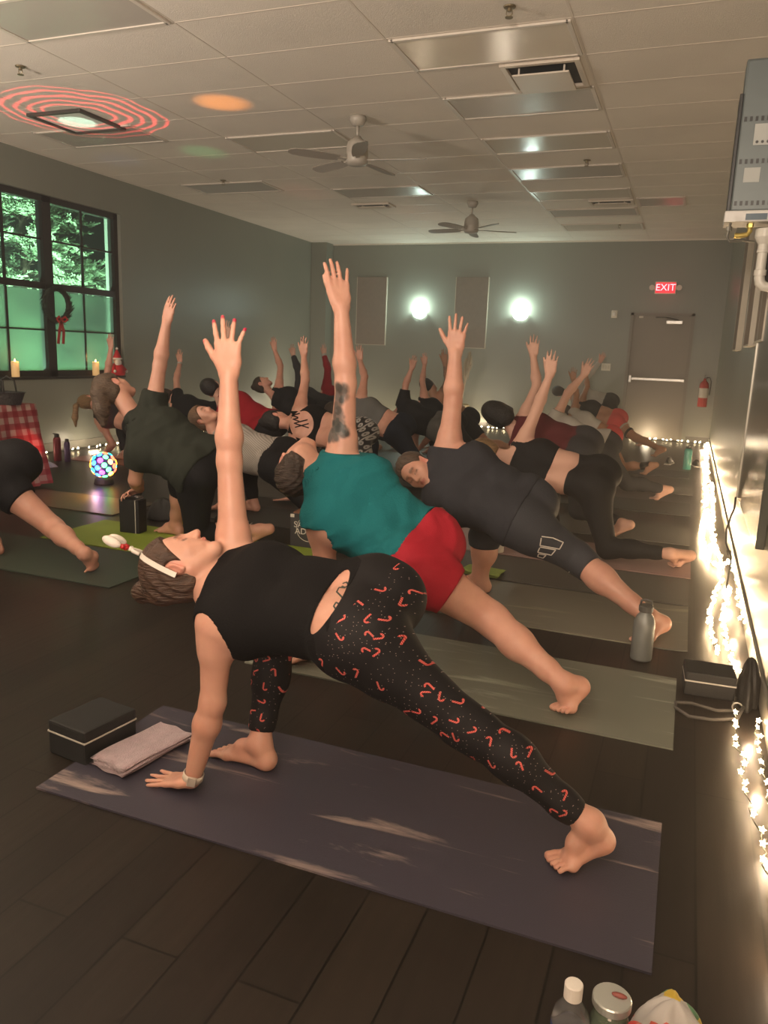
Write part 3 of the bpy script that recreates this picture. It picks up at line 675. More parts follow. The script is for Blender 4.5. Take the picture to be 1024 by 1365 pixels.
strand([(.32, 5.0, Z), (.27, 4.75, Z), (.225, 4.3, Z), (.22, 3.95, Z), (.24, 3.70, Z), (.255, 3.62, Z)], 34, .012, starm, 'string of star fairy lights bowing away from the right wall above the black block', 3, .01)
strand([(.345, 4.85, Z), (.31, 4.45, Z), (.28, 4.1, Z), (.285, 3.8, Z), (.31, 3.5, Z), (.325, 3.42, Z)], 34, .012, starm, 'string of star fairy lights beside the bowed strand, nearer the right wall', 4, .01)
strand([(.36, 13.9, Z), (.33, 12.5, Z), (.30, 11.0, Z), (.30, 9.8, Z), (.27, 8.6, Z), (.25, 7.6, Z)], 90, .017, starm, 'far string of star fairy lights along the right wall base near the door', 5, .03)
strand([(.26, 7.4, Z), (.23, 6.9, Z), (.20, 6.2, Z), (.215, 5.75, Z), (.25, 5.45, Z), (.31, 5.25, Z)], 75, .014, starm, 'string of star fairy lights bowing out along the right wall, middle stretch, outer', 6, .016)
strand([(.345, 9.2, Z), (.32, 7.6, Z), (.29, 6.5, Z), (.29, 5.9, Z), (.33, 5.35, Z)], 70, .014, starm, 'string of star fairy lights along the right wall, middle stretch, inner', 7, .014)
strand([(.36, 5.4, .05), (.37, 5.0, .09), (.372, 4.5, .05), (.375, 4.1, .03)], 26, .012, starm, 'string of star fairy lights clumped against the right wall under the dark board', 8, .012)
strand([(.30, 14.05, Z), (-.9, 14.1, Z), (-2.2, 14.05, Z), (-3.2, 14.1, Z)], 42, .018, warmb, 'string of warm fairy lights along the back wall base near the door', 9, .05)
strand([(-3.2, 14.05, Z), (-4.6, 14.0, Z), (-6.0, 14.0, Z)], 40, .018, warmb, 'string of warm fairy lights along the middle of the back wall', 10, .05)
strand([(-6.85, 5.9, Z), (-6.8, 7.6, Z), (-6.85, 9.4, Z)], 30, .016, warmb, 'string of warm fairy lights along the left wall behind the ponytail woman', 11, .04)
strand([(-6.8, 9.6, Z), (-6.85, 11.5, Z), (-6.6, 13.4, Z)], 36, .017, warmb, 'string of warm fairy lights along the far end of the left wall', 12, .05)
# ================================================================== LEFT SIDE PROPS
# plaid covered table
m, nt, b = newmat('red_plaid_cloth')
tc = nt.nodes.new('ShaderNodeTexCoord'); sx = nt.nodes.new('ShaderNodeSeparateXYZ'); nt.links.new(tc.outputs['UV'], sx.inputs[0])
def band(o_, f, lo): 
    w_ = nmath(nt, 'FRACT', nmath(nt, 'MULTIPLY', o_, f)); return nmath(nt, 'LESS_THAN', w_, lo)
a1 = band(sx.outputs['X'], 9, .5); a2 = band(sx.outputs['Y'], 9, .5)
f_ = nmath(nt, 'MULTIPLY', nmath(nt, 'ADD', a1, a2), .5)
r = nt.nodes.new('ShaderNodeValToRGB'); r.color_ramp.elements[0].color = (.22, .012, .02, 1); r.color_ramp.elements[1].color = (.42, .30, .26, 1); e = r.color_ramp.elements.new(.5); e.color = (.30, .07, .07, 1)
nt.links.new(f_, r.inputs[0]); nt.links.new(r.outputs[0], b.inputs['Base Color']); b.inputs['Roughness'].default_value = .85
plaid = m
tx0, tx1, ty0, ty1, th = -6.25, -5.40, 4.50, 5.30, .74
t = thing('side_table', 'small table under a red plaid tablecloth by the window', 'table', ((tx0+tx1)/2, (ty0+ty1)/2, 0))
w_, d_ = tx1-tx0, ty1-ty0
obj('tabletop', box(B(), (0, 0, th-.02), (w_-.03, d_-.03, .03)), bark, t)
for sx_ in (-1, 1):
    for sy_ in (-1, 1): obj('leg', box(B(), (sx_*(w_/2-.08), sy_*(d_/2-.08), (th-.035)/2), (.04, .04, th-.035)), bark, t)
bm = B(); uvl = bm.loops.layers.uv.new('UVMap'); n = 96; cx_, cy_ = (tx0+tx1)/2, (ty0+ty1)/2
rows = []
def rect_pt(u, gx, gy):
    per = u*4; s_ = int(per) % 4; q = per-int(per)
    c_ = [(-1, -1), (1, -1), (1, 1), (-1, 1)]; a, b2 = c_[s_], c_[(s_+1) % 4]
    return (a[0]+(b2[0]-a[0])*q)*gx, (a[1]+(b2[1]-a[1])*q)*gy
for i in range(13):
    h = i/12; row = []
    for k in range(n):
        u = k/n; fl = .012 + h*.10 + h*.028*math.sin(u*2*PI*17+1.3*math.sin(u*25)); x, y = rect_pt(u, w_/2+fl, d_/2+fl)
        cr = 1-.10*h*(abs(x)/(w_/2+fl)*abs(y)/(d_/2+fl))**8
        row.append((bm.verts.new((x*cr, y*cr, th+.006-h*(th-.03))), (u*4*.9, h*.75)))
    rows.append(row)
for A, Q in zip(rows, rows[1:]):
    for k in range(n):
        k2 = (k+1) % n; f = bm.faces.new((A[k][0], Q[k][0], Q[k2][0], A[k2][0]))
        uu = [A[k][1], Q[k][1], (Q[k][1][0]+3.6/n, Q[k][1][1]), (A[k][1][0]+3.6/n, A[k][1][1])]
        for lp, uv in zip(f.loops, uu): lp[uvl].uv = uv
f = bm.faces.new([p[0] for p in rows[0]])
for lp in f.loops: lp[uvl].uv = (lp.vert.co.x, lp.vert.co.y)
o = obj('tablecloth', bm, plaid, loc=(cx_, cy_, 0), smooth=True); tag(o, 'red and white plaid tablecloth hanging to the floor by the window', 'tablecloth')
# basket on the table
t = thing('wicker_basket', 'low black basket with two raised handles on the plaid table', 'basket', (-5.50, 5.06, th+.008), .3)
bk = mat('black_wicker', (.02, .018, .016), .6, bump=1.0, bscale=70)
bm = B(); lathe(bm, [(0, 0), (.15, 0), (.19, .10), (.2, .105), (.185, .10), (.145, .012), (0, .012)], seg=28); bmesh.ops.scale(bm, vec=(1, .72, 1), verts=bm.verts[:]); obj('bowl', bm, bk, t, smooth=False)
for s in (-1, 1):
    bm = B(); tube(bm, [(-.07, s*.10, .10), (-.06, s*.09, .2), (0, s*.08, .235), (.06, s*.09, .2), (.07, s*.10, .10)], .008, 8); obj('handle', bm, bk, t, smooth=True)
t = thing('green_lamp_bowl', 'glowing green plastic bowl on the plaid table at the left edge', 'bowl', (-5.86, 5.02, th+.008))
bm = B(); lathe(bm, [(0, 0), (.07, 0), (.10, .02), (.19, .22), (.195, .23), (.185, .225), (.09, .03), (0, .02)], seg=30); obj('shell', bm, mat('green_glow_plastic', (.02, .35, .2), .4, emit=(.0, .55, .28), estr=.45), t, smooth=True)
bm = B(); lathe(bm, [(0, 0), (.09, 0), (.10, .025), (.09, .03)], seg=24); obj('foot', bm, blk, t)
# window-sill candles, santa, wreath
wax = mat('candle_wax', (.75, .55, .30), .45, emit=(1.0, .55, .18), estr=.35)
flame = mat('candle_flame', (1, .8, .4), .4, emit=(1, .62, .25), estr=14)
for y, l in ((6.70, 'lit cream pillar candle on the window sill, left, above the basket'), (7.98, 'lit cream pillar candle on the window sill near the right window corner')):
    t = thing('pillar_candle', l, 'candle', (XL-.02, y, WZ0+.024), 0, 'lit pillar candles on the sill')
    bm = B(); lathe(bm, [(0, 0), (.040, 0), (.042, .004), (.042, .165), (.038, .172), (.03, .155), (0, .15)], seg=24); obj('wax', bm, wax, t, smooth=True)
    bm = B(); tube(bm, [(0, 0, .148), (0, 0, .165)], .0015, 6); obj('wick', bm, blk, t)
    bm = B(); lathe(bm, [(0, .16), (.007, .168), (.009, .178), (.005, .192), (0, .203)], seg=12); obj('flame', bm, flame, t, smooth=True)
    light('candle_glow', 'POINT', (XL+.03, y, WZ0+.26), 1.2, (1, .55, .2), .02)
t = thing('santa_figure', 'small plush santa in red with a white beard on the window sill corner', 'christmas figure', (XL+.0, 8.36, WZ0+.024))
sr = mat('santa_red_felt', (.5, .02, .03), .8); wf = mat('white_fluff', (.75, .72, .68), .95, bump=1, bscale=90)
bm = B(); lathe(bm, [(0, 0), (.09, 0), (.10, .03), (.085, .10), (.055, .15), (0, .17)], seg=20); obj('body', bm, sr, t, smooth=True)
bm = B(); sphere(bm, (0, -.0, .19), .05, 16, 12); obj('head', bm, mat('skin_pale', (.6, .35, .26), .6), t, smooth=True)
bm = B(); sphere(bm, (.025, -.01, .155), .052, 14, 10, (.75, 1, 1.25)); obj('beard', bm, wf, t, smooth=True)
bm = B(); lathe(bm, [(.055, .21), (.05, .24), (.028, .29), (.010, .33), (0, .335)], seg=16); hat = obj('hat', bm, sr, t, smooth=True)
bm = B(); tube(bm, [(.053*math.cos(a), .053*math.sin(a), .215) for a in [2*PI*k/16 for k in range(16)]], .013, 8, closed=True); sphere(bm, (0, 0, .345), .018, 10, 8); obj('hat_trim', bm, wf, hat, smooth=True)
for s in (-1, 1):
    bm = B(); tube(bm, [(0, s*.05, .13), (.02, s*.10, .09), (.05, s*.11, .06)], [.025, .022, .018], 10); ar = obj('arm', bm, sr, t, smooth=True)
    bm = B(); sphere(bm, (.055, s*.115, .055), .02, 10, 8); obj('mitten', bm, wf, ar, smooth=True)
t = thing('christmas_wreath', 'dark green wreath with a red ribbon hung on the window mullion', 'wreath', (XL-.01, 7.36, 1.72), 0)
bm = B(); rnd = random.Random(4)
for k in range(520):
    a = rnd.uniform(0, 2*PI); q = rnd.uniform(0, 2*PI); rr = .185 + .034*math.cos(q); c = Vector((.034*math.sin(q), rr*math.cos(a), rr*math.sin(a)))
    dr = Vector((rnd.uniform(-.5, .8), math.cos(a+1.2)+.4*rnd.uniform(-1, 1), math.sin(a+1.2)+.4*rnd.uniform(-1, 1))).normalized(); w2 = dr.cross(Vector((1, .3, .2))).normalized()*.006
    v = [bm.verts.new(c-w2), bm.verts.new(c+dr*.06), bm.verts.new(c+w2)]; bm.faces.new(v)
tube(bm, [(0, .185*math.cos(a), .185*math.sin(a)) for a in [2*PI*k/30 for k in range(30)]], .03, 8, closed=True)
obj('needles', bm, mat('wreath_green', (.012, .022, .014), .8), t)
rm_ = mat('red_satin_ribbon', (.42, .02, .02), .4)
bm = B()
for s in (-1, 1):
    pts = [(.05, 0, -.17), (.07, s*.05, -.14), (.07, s*.085, -.17), (.06, s*.05, -.20), (.05, 0, -.175)]
    tube(bm, pts, .012, 6)
for s, e_ in ((-1, .06), (1, .02)):
    q0 = Vector((.05, 0, -.18)); q1 = Vector((.05, s*.035, -.32)); q2 = Vector((.05, s*e_, -.45))
    for A, Q in ((q0, q1), (q1, q2)):
        box(bm, (A+Q)/2, (.004, .04, (Q-A).length+.01), Matrix.Rotation(math.atan2(-(Q-A).y, -(Q-A).z)*-1 if False else math.atan2((Q-A).y, (Q-A).z), 3, 'X').transposed())
obj('ribbon', bm, rm_, t)
# disco ball lamp
t = thing('disco_ball_lamp', 'glowing multicoloured ball lamp on a dark base on the floor', 'party light', (-5.02, 5.72, 0))
bm = B(); lathe(bm, [(0, 0), (.085, 0), (.09, .01), (.08, .05), (.06, .07), (0, .072)], seg=24); obj('base', bm, blk, t)
R0 = .115; cz_ = .072+R0-.006
bm = B(); sphere(bm, (0, 0, cz_), R0, 32, 20); sh = obj('globe', bm, mat('dark_globe', (.03, .02, .05), .3, emit=(.15, .1, .5), estr=.3), t, smooth=True)
gc = [((1, .12, .05), 'red'), ((1, .42, .03), 'orange'), ((.02, .75, .7), 'teal'), ((.05, .2, 1), 'blue'), ((.9, .08, .75), 'magenta'), ((.1, .85, .2), 'green'), ((1, .8, .15), 'yellow')]
N_ = 42
for i in range(N_):
    z = 1-2*(i+.5)/N_; rr = math.sqrt(1-z*z); a = i*2.39996; d = Vector((rr*math.cos(a), rr*math.sin(a), z)); q = Matrix.Identity(3)
    x, y = frame_of(d); M3 = Matrix((x, y, d)).transposed()
    c, nm = gc[(i*5+i//3) % 7]
    bm = B(); lathe(bm, [(.026, -.002), (.024, .004), (.015, .008), (0, .009)], Vector((0, 0, cz_))+d*R0*.985, 12, M3)
    obj('lens', bm, mat('glow_lens_'+nm, c, .3, emit=c, estr=6), sh, smooth=True)
# bottles by left wall, tissue, phones
def bottle(loc, r, h, m, cm, label, cap='flat'):
    t = thing('drink_bottle', label, 'water bottle', loc)
    bm = B(); lathe(bm, [(0, 0), (r*.96, 0), (r, .006), (r, h*.78), (r*.8, h*.85), (r*.55, h*.89), (0, h*.89)], seg=20); obj('body', bm, m, t, smooth=True)
    bm = B(); lathe(bm, [(0, h*.88), (r*.62, h*.88), (r*.62, h*.985), (r*.5, h), (0, h)], seg=16)
    if cap == 'spout': box(bm, (-r*.5, 0, h*.99), (r*1.3, r*.4, h*.03))
    obj('cap', bm, cm, t); return t
redb = mat('dark_red_bottle', (.20, .02, .03), .35, .3); bc = mat('black_cap', (.015, .015, .015), .5)
bottle((-6.42, 7.02-.42, 0), .042, .30, redb, bc, 'tall dark red bottle with a spout cap by the left wall', 'spout')
bottle((-6.30, 6.62, 0), .033, .25, mat('violet_bottle', (.07, .04, .12), .3, .3), bc, 'smaller violet bottle beside the tall dark red bottle')
bottle((-3.66, 4.53, .007), .036, .24, mat('smoky_bottle', (.10, .08, .07), .2, .1), bc, 'small dark bottle standing behind the upright black block')
tg = bottle((.07, 10.50, 0), .05, .30, mat('teal_glass_bottle', (.05, .28, .22), .15), bc, 'teal water bottle at the far end of the right row')
bottle((-1.28, 4.56, .007), .036, .19, mat('smoky_clear', (.30, .33, .28), .1, trans=.6), mat('pale_ring_cap', (.6, .58, .52), .3, .5), 'small clear bottle with a ring cap next to the lime green towel')
t = bottle((-1.1, 5.05, .007), .042, .17, pw, bc, 'white tumbler with a black lid on the pink mat')
o = obj('crumpled_tissue', heap(B(), (0, 0, 0), (.22, .12), .07, 21, 40, 9, 11), mat('lilac_tissue', (.48, .48, .66), .7), loc=(-6.35, 6.22, 0), smooth=False); tag(o, 'crumpled pale lilac paper on the floor by the plaid table', 'paper')
# upright block under the hand of the green-shirt woman
yblock(blk, (-3.53, 4.30, .007), (.155, .10, .235), math.radians(6), 'black yoga block standing upright on the lime green mat under a hand', 0, True)
o = obj('yellow_cloth', heap(B(), (0, 0, 0), (.07, .05), .05, 33, 24, 7, 5), mat('mustard_cloth', (.5, .33, .06), .8), loc=(-3.36, 4.72, .0), smooth=True); tag(o, 'small mustard yellow cloth on the floor behind the lime green mat', 'cloth')
def shoe(loc, rz, m, label, grp):
    t = thing('sneaker', label, 'shoe', loc, rz, grp); bm = B(); prev = None
    for i in range(12):
        u = i/11; x = (u-.5)*.27; w = .042*(1-.35*(2*u-1)**4) * (.8 if u < .3 else 1); h = .085-.045*min(1, max(0, (u-.35)/.45))
        if i in (0, 11): w *= .5; h *= .7
        row = [bm.verts.new((x, w*math.cos(a), .014+h*max(0, math.sin(a)))) for a in [PI*k/10 for k in range(11)]]
        if prev:
            for k in range(10): bm.faces.new((prev[k], prev[k+1], row[k+1], row[k]))
            bm.faces.new((prev[0], row[0], row[-1], prev[-1]))
        else: bm.faces.new(row)
        prev = row
    bm.faces.new(prev[::-1]); obj('upper', bm, m, t, smooth=True)
    bm = B(); box(bm, (0, 0, .009), (.275, .085, .018), bev=.008); obj('sole', bm, mat('pale_sole', (.5, .48, .45), .6), t)
    bm = B()
    for k in range(4): tube(bm, [(-.02+.025*k, -.02, .098-.010*k), (0-.02+.025*k, .02, .098-.010*k)], .003, 5)
    obj('laces', bm, strip, t); return t
shoe((-3.02, 4.78, 0), .3, blkc, 'black sneaker on the floor behind the lime green mat, left one', 'black sneakers'); shoe((-2.88, 4.70, 0), .2, blkc, 'black sneaker on the floor behind the lime green mat, beside the mustard cloth', 'black sneakers')
shoe((-.15, 10.9, 0), 1.4, blkc, 'black sneaker at the far end near the teal bottle', 'far sneakers'); shoe((.18, 10.9, 0), 1.7, blkc, 'black sneaker against the right wall beyond the teal bottle', 'far sneakers')
o = obj('backpack', heap(B(), (0, 0, 0), (.13, .09), .17, 41, 28, 9, 4), blkc, loc=(-3.62, 4.76, 0), smooth=True); tag(o, 'dark bag on the floor behind the upright black block', 'bag')
# cardboard drink carton
t = thing('bottle_carton', 'dark bottle carton with white lettering on the floor beside the teal shirt man', 'carton', (-2.28, 4.60, 0), math.radians(8))
obj('box_body', box(B(), (0, 0, .115), (.26, .17, .23), bev=.003), mat('navy_carton', (.035, .032, .036), .5), t)
bm = B(); box(bm, (.0, -.0, .27), (.03, .17, .10)); box(bm, (-.0, 0, .235), (.22, .16, .008)); hdl = obj('handle_flap', bm, mat('brown_carton', (.22, .10, .05), .6), t)
wi = mat('carton_white_ink', (.75, .70, .62), .6)
text_mesh('lettering', 'SAMUEL', .058, wi, t, Matrix.Translation((-.0, -.0862, .155)) @ Matrix.Rotation(PI/2, 4, 'X'), .0006)
text_mesh('lettering', 'ADAMS', .058, wi, t, Matrix.Translation((-.0, -.0862, .110)) @ Matrix.Rotation(PI/2, 4, 'X'), .0006)
bm = B(); tube(bm, [(.085*math.cos(a), -.0862, .13+.085*math.sin(a)) for a in [2*PI*k/32 for k in range(32)]], .0018, 5, closed=True); obj('ring_mark', bm, wi, t)
obj('price_tag', box(B(), (-.115, -.0866, .215), (.028, .001, .022)), wi, t)
# pampas plume in a basket by the back wall
t = thing('pampas_vase', 'tall dried pampas plumes in a pale basket against the back wall', 'dried plant', (-3.85, 13.75, 0))
bm = B(); lathe(bm, [(0, 0), (.16, 0), (.2, .2), (.15, .42), (.13, .45), (.12, .43), (0, .42)], seg=20); obj('vase', bm, mat('woven_straw', (.45, .33, .16), .8, bump=1, bscale=60), t, smooth=True)
pl = mat('pampas_beige', (.50, .40, .27), .9)
for i, (dx, dz, ln) in enumerate(((-.12, 1.45, .5), (.06, 1.2, .46), (-.03, 1.0, .42), (.16, 1.32, .42))):
    bm = B(); tip = Vector((dx, -.05*i, dz)); tube(bm, [(0, 0, .4), Vector((dx*.4, -.02*i, dz*.6)), tip-Vector((0, 0, ln*.6))], .005, 6); rnd = random.Random(i)
    for k in range(420):
        u = rnd.random(); c = tip - Vector((dx*.1, 0, ln*u)); rr = .095*math.sin(PI*min(.95, u+.1)); a = rnd.uniform(0, 2*PI)
        e_ = c + Vector((rr*math.cos(a), rr*math.sin(a), .09)); w2 = Vector((math.sin(a), -math.cos(a), 0))*.006
        bm.faces.new([bm.verts.new(c-w2), bm.verts.new(e_), bm.verts.new(c+w2)])
    obj('plume', bm, pl, t)
# ================================================================== PEOPLE: one continuous implicit surface per body
V = Vector
def npv(v): return np.array((v[0], v[1], v[2]), dtype=np.float32)
def cone(a, b, ra, rb, k=.03, tag='body', flat=None, q=1.0):
    """tapered capsule; flat = direction squashed by q"""
    return dict(t=0, a=npv(a), b=npv(b), ra=float(ra), rb=float(rb), k=k, tag=tag, n=None if flat is None else npv(V(flat).normalized()), q=q)
def ell(c, ax, r, k=.02, tag='body'):
    return dict(t=1, a=npv(c), M=np.array([list(V(x).normalized()) for x in ax], dtype=np.float32), r=np.array(r, dtype=np.float32), k=k, tag=tag)
def prim_eval(p, P, off):
    if p['t'] == 0:
        a, b = p['a'], p['b']
        if p['n'] is not None:
            n, q = p['n'], p['q']; f = 1.0/q-1.0; d = b-a
            X = P-a; X = X + (X@n)[..., None]*n*f; d = d + n*(d@n)*f
        else: X = P-a; d = b-a
        L = float(d@d)
        t = np.clip((X@d)/max(L, 1e-9), 0, 1); R = X - t[..., None]*d
        s = np.sqrt((R*R).sum(-1)) - (p['ra']+off+(p['rb']-p['ra'])*t)
        if p['n'] is not None: s = s*(.5+.5*p['q'])
        return s
    X = (P-p['a'])@p['M'].T; r = p['r']+off
    k1 = np.sqrt(((X/r)**2).sum(-1)); k2 = np.sqrt(((X/(r*r))**2).sum(-1))
    return k1*(k1-1)/np.maximum(k2, 1e-6)
def pbound(p):
    if p['t'] == 0: return (p['a']+p['b'])/2, float(np.linalg.norm(p['a']-p['b']))/2 + max(p['ra'], p['rb'])
    return p['a'], float(p['r'].max())
def smin(a, b, k):
    if k <= 1e-5: return np.minimum(a, b)
    h = np.clip(.5+.5*(b-a)/k, 0, 1); return b*(1-h)+a*h-k*h*(1-h)
def evalg(groups, C, offs, R, cuts, zmin, noise, mods):
    nb = len(C); D = np.full((nb, len(offs)), .5, dtype=np.float32)
    for g in groups:
        G = np.full((nb, len(offs)), .5, dtype=np.float32)
        for p in g['prims']:
            pc, pr = pbound(p); off = g.get('off', 0.0); sub = p.get('sub')
            I = np.where(np.linalg.norm(C-pc, axis=1) < pr+off+R+p['k']+.02)[0]
            if len(I) == 0: continue
            P = C[I][:, None, :]+offs[None]
            d = prim_eval(p, P, off)
            if sub: G[I] = -smin(-G[I], d, p['k'])
            else: G[I] = smin(G[I], d, p['k'])
        D = smin(D, G, g.get('k', .01))
    P = C[:, None, :]+offs[None]
    if noise is not None: D = D + noise(P)
    for c in cuts:
        if c[0] == 'ball':  d = np.sqrt((((P-npv(c[1]))/np.array(c[3] if len(c) > 3 else (1, 1, 1)))**2).sum(-1))-c[2]
        elif c[0] == 'ell': 
            X = (P-npv(c[1]))@np.array([list(V(x).normalized()) for x in c[2]], dtype=np.float32).T; r = np.array(c[3]); k1 = np.sqrt(((X/r)**2).sum(-1)); d = (k1-1)*r.min()
        else:
            d = -((P-npv(c[1]))@npv(V(c[2]).normalized()))
            d = np.maximum(d, np.sqrt(((P-npv(c[1]))**2).sum(-1))-c[3])
        D = np.maximum(D, -d)
    if zmin is not None: D = np.maximum(D, zmin-P[..., 2])
    return D.astype(np.float32)
def mesh_sdf(name, groups, h, cuts=(), zmin=None, noise=None, pad=.03):
    lo = np.full(3, 1e9); hi = -lo
    for g in groups:
        for p in g['prims']:
            if p.get('sub'): continue
            if p['t'] == 0:
                for e, r in ((p['a'], p['ra']), (p['b'], p['rb'])): lo = np.minimum(lo, e-r); hi = np.maximum(hi, e+r)
            else: lo = np.minimum(lo, p['a']-p['r'].max()); hi = np.maximum(hi, p['a']+p['r'].max())
    lo -= pad+h*2; hi += pad+h*2
    lo = np.floor(lo/h)*h
    n = 8; nb = np.ceil((hi-lo)/(n*h)).astype(int); S = nb*n
    dense = np.full(S, 1.0, dtype=np.float32)
    gi = np.stack(np.meshgrid(*[np.arange(k) for k in nb], indexing='ij'), -1).reshape(-1, 3)
    C = (lo + (gi*n+(n-1)/2)*h).astype(np.float32); R = h*n*.5*1.7321
    z0 = np.zeros((1, 3), dtype=np.float32)
    d0 = evalg(groups, C, z0, R, cuts, zmin, None, None)[:, 0]
    act = np.abs(d0) < R*1.15+.012
    D4 = dense.reshape(nb[0], n, nb[1], n, nb[2], n)
    ins = gi[(~act) & (d0 < 0)]
    for a in ins: D4[a[0], :, a[1], :, a[2], :] = -1
    o = np.stack(np.meshgrid(*[np.arange(n)]*3, indexing='ij'), -1).reshape(-1, 3)
    offs = ((o-(n-1)/2)*h).astype(np.float32)
    A = np.where(act)[0]
    for s in range(0, len(A), 1500):
        I = A[s:s+1500]; dd = evalg(groups, C[I], offs, R, cuts, zmin, noise, None).reshape(-1, n, n, n)
        for q, a in enumerate(gi[I]): D4[a[0], :, a[1], :, a[2], :] = dd[q]
    dn = D4.reshape(S); dn[0] = 1; dn[-1] = 1; dn[:, 0] = 1; dn[:, -1] = 1; dn[:, :, 0] = 1; dn[:, :, -1] = 1
    I8 = [(a, b, c) for a in (0, 1) for b in (0, 1) for c in (0, 1)]
    s = dn < 0; sl = lambda a, A_: slice(a, A_-1+a)
    cnt = np.zeros((S[0]-1, S[1]-1, S[2]-1), dtype=np.int8)
    for a, b, c in I8: cnt += s[sl(a, S[0]), sl(b, S[1]), sl(c, S[2])]
    idx = np.argwhere((cnt > 0) & (cnt < 8)); N = len(idx)
    vals = np.stack([dn[idx[:, 0]+a, idx[:, 1]+b, idx[:, 2]+c] for a, b, c in I8], 1)
    pos = np.zeros((N, 3)); num = np.zeros(N)
    for i, ci in enumerate(I8):
        for j, cj in enumerate(I8):
            if j <= i or sum(abs(ci[q]-cj[q]) for q in range(3)) != 1: continue
            v0, v1 = vals[:, i], vals[:, j]; m_ = (v0 < 0) != (v1 < 0)
            t = np.where(m_, v0/np.where(m_, v0-v1, 1), 0)[:, None]
            pos += np.where(m_[:, None], np.array(ci)+t*(np.array(cj)-np.array(ci)), 0); num += m_
    verts = lo + (idx + pos/num[:, None])*h
    cid = np.full(cnt.shape, -1, dtype=np.int32); cid[idx[:, 0], idx[:, 1], idx[:, 2]] = np.arange(N)
    F = []
    for ax in range(3):
        u, v = (ax+1) % 3, (ax+2) % 3
        a0 = [slice(None)]*3; a1 = [slice(None)]*3; a0[ax] = slice(0, -1); a1[ax] = slice(1, None)
        ch = s[tuple(a0)] != s[tuple(a1)]; E_ = np.argwhere(ch)
        E_ = E_[(E_[:, u] > 0) & (E_[:, v] > 0) & (E_[:, u] < S[u]-1) & (E_[:, v] < S[v]-1)]
        ins_ = s[E_[:, 0], E_[:, 1], E_[:, 2]]
        q = []
        for du, dv in ((-1, -1), (0, -1), (0, 0), (-1, 0)):
            e = E_.copy(); e[:, u] += du; e[:, v] += dv; q.append(cid[e[:, 0], e[:, 1], e[:, 2]])
        q = np.stack(q, 1); q[~ins_] = q[~ins_][:, ::-1]
        F.append(q[(q >= 0).all(1)])
    F = np.concatenate(F); me = bpy.data.meshes.new(name)
    if len(F) == 0: return me, verts
    me.vertices.add(N); me.vertices.foreach_set('co', verts.astype(np.float32).ravel())
    me.loops.add(len(F)*4); me.loops.foreach_set('vertex_index', F.astype(np.int32).ravel())
    me.polygons.add(len(F)); me.polygons.foreach_set('loop_start', np.arange(0, len(F)*4, 4, dtype=np.int32))
    me.update(calc_edges=True); me.polygons.foreach_set('use_smooth', np.ones(len(F), dtype=bool)); me.update()
    return me, verts
def ik(a, b, l1, l2, pole):
    a, b = V(a), V(b); d = b-a; L = d.length; u = d.normalized()
    L2 = min(L, (l1+l2)*.995); x = (l1*l1-l2*l2+L2*L2)/(2*L2); hgt = math.sqrt(max(0, l1*l1-x*x))
    x *= L/L2; p = V(pole); p = (p-u*p.dot(u)).normalized(); return a+u*x+p*hgt
def orth(a, b):            # b made perpendicular to unit a
    a = V(a).normalized(); b = V(b); return (b-a*b.dot(a)).normalized()
def hand_prims(W, d, s, palm, sc=1.0, fan=(-7, -1, 5, 13), curl=8, thumb=35, tag='hand'):
    """W wrist, d towards the fingers, s towards the thumb, palm = the way the palm faces"""
    d = V(d).normalized(); s = orth(d, s); n = d.cross(s).normalized()
    if n.dot(V(palm)) < 0: n = -n
    out = []; tips = []
    kx = (.029, .009, -.012, -.031); kl = (.088, .091, .086, .077); fl = (.072, .080, .074, .058); fr = (.0088, .0090, .0086, .0076)
    W = V(W)
    for i in range(4):
        K = W + d*kl[i]*sc + s*kx[i]*sc
        out.append(cone(W+s*kx[i]*.55*sc, K, .017*sc, .0125*sc, .010, tag, n, .8))
    out.append(cone(W+d*.03*sc+s*.012*sc, W+d*.03*sc-s*.022*sc, .019*sc, .018*sc, .012, tag, n, .8))
    out.append(cone(W+d*.02*sc+s*.012*sc+n*.004, W+d*.055*sc+s*.026*sc+n*.006, .017*sc, .014*sc, .012, tag))
    fg = []
    for i in range(4):
        K = W + d*kl[i]*sc + s*kx[i]*sc; a = math.radians(fan[i]); dd = d*math.cos(a) - s*math.sin(a); c = math.radians(curl)
        segs = (.45, .30, .25); p = K-dd*.012*sc; g = []
        for j in range(3):
            ang = c*(j+.4); e = dd*math.cos(ang)+n*math.sin(ang); q = p+e*fl[i]*segs[j]*sc + (e*.012*sc if j == 0 else e*0)
            r0 = fr[i]*(1-.09*j)*sc; g.append(cone(p, q, r0, r0*.90, .003, tag)); p = q
        fg.append(g); tips.append((p, -n, fr[i]*sc))
    a = math.radians(thumb); b0 = W+d*.022*sc+s*.022*sc; dt = (d*math.cos(a)+s*math.sin(a)+n*.18).normalized()
    b1 = b0+dt*.040*sc; b2 = b1+(dt*.95+d*.25).normalized()*.033*sc; b3 = b2+(dt*.85+d*.4).normalized()*.024*sc
    tg = [cone(b0, b1, .0145*sc, .0120*sc, .006, tag), cone(b1, b2, .0115*sc, .0105*sc, .004, tag), cone(b2, b3, .0105*sc, .0085*sc, .004, tag)]
    tips.append((b3, -n, .009*sc))
    groups = [dict(prims=out, k=.012)] + [dict(prims=g, k=.005) for g in fg] + [dict(prims=tg, k=.009)]
    return groups, tips
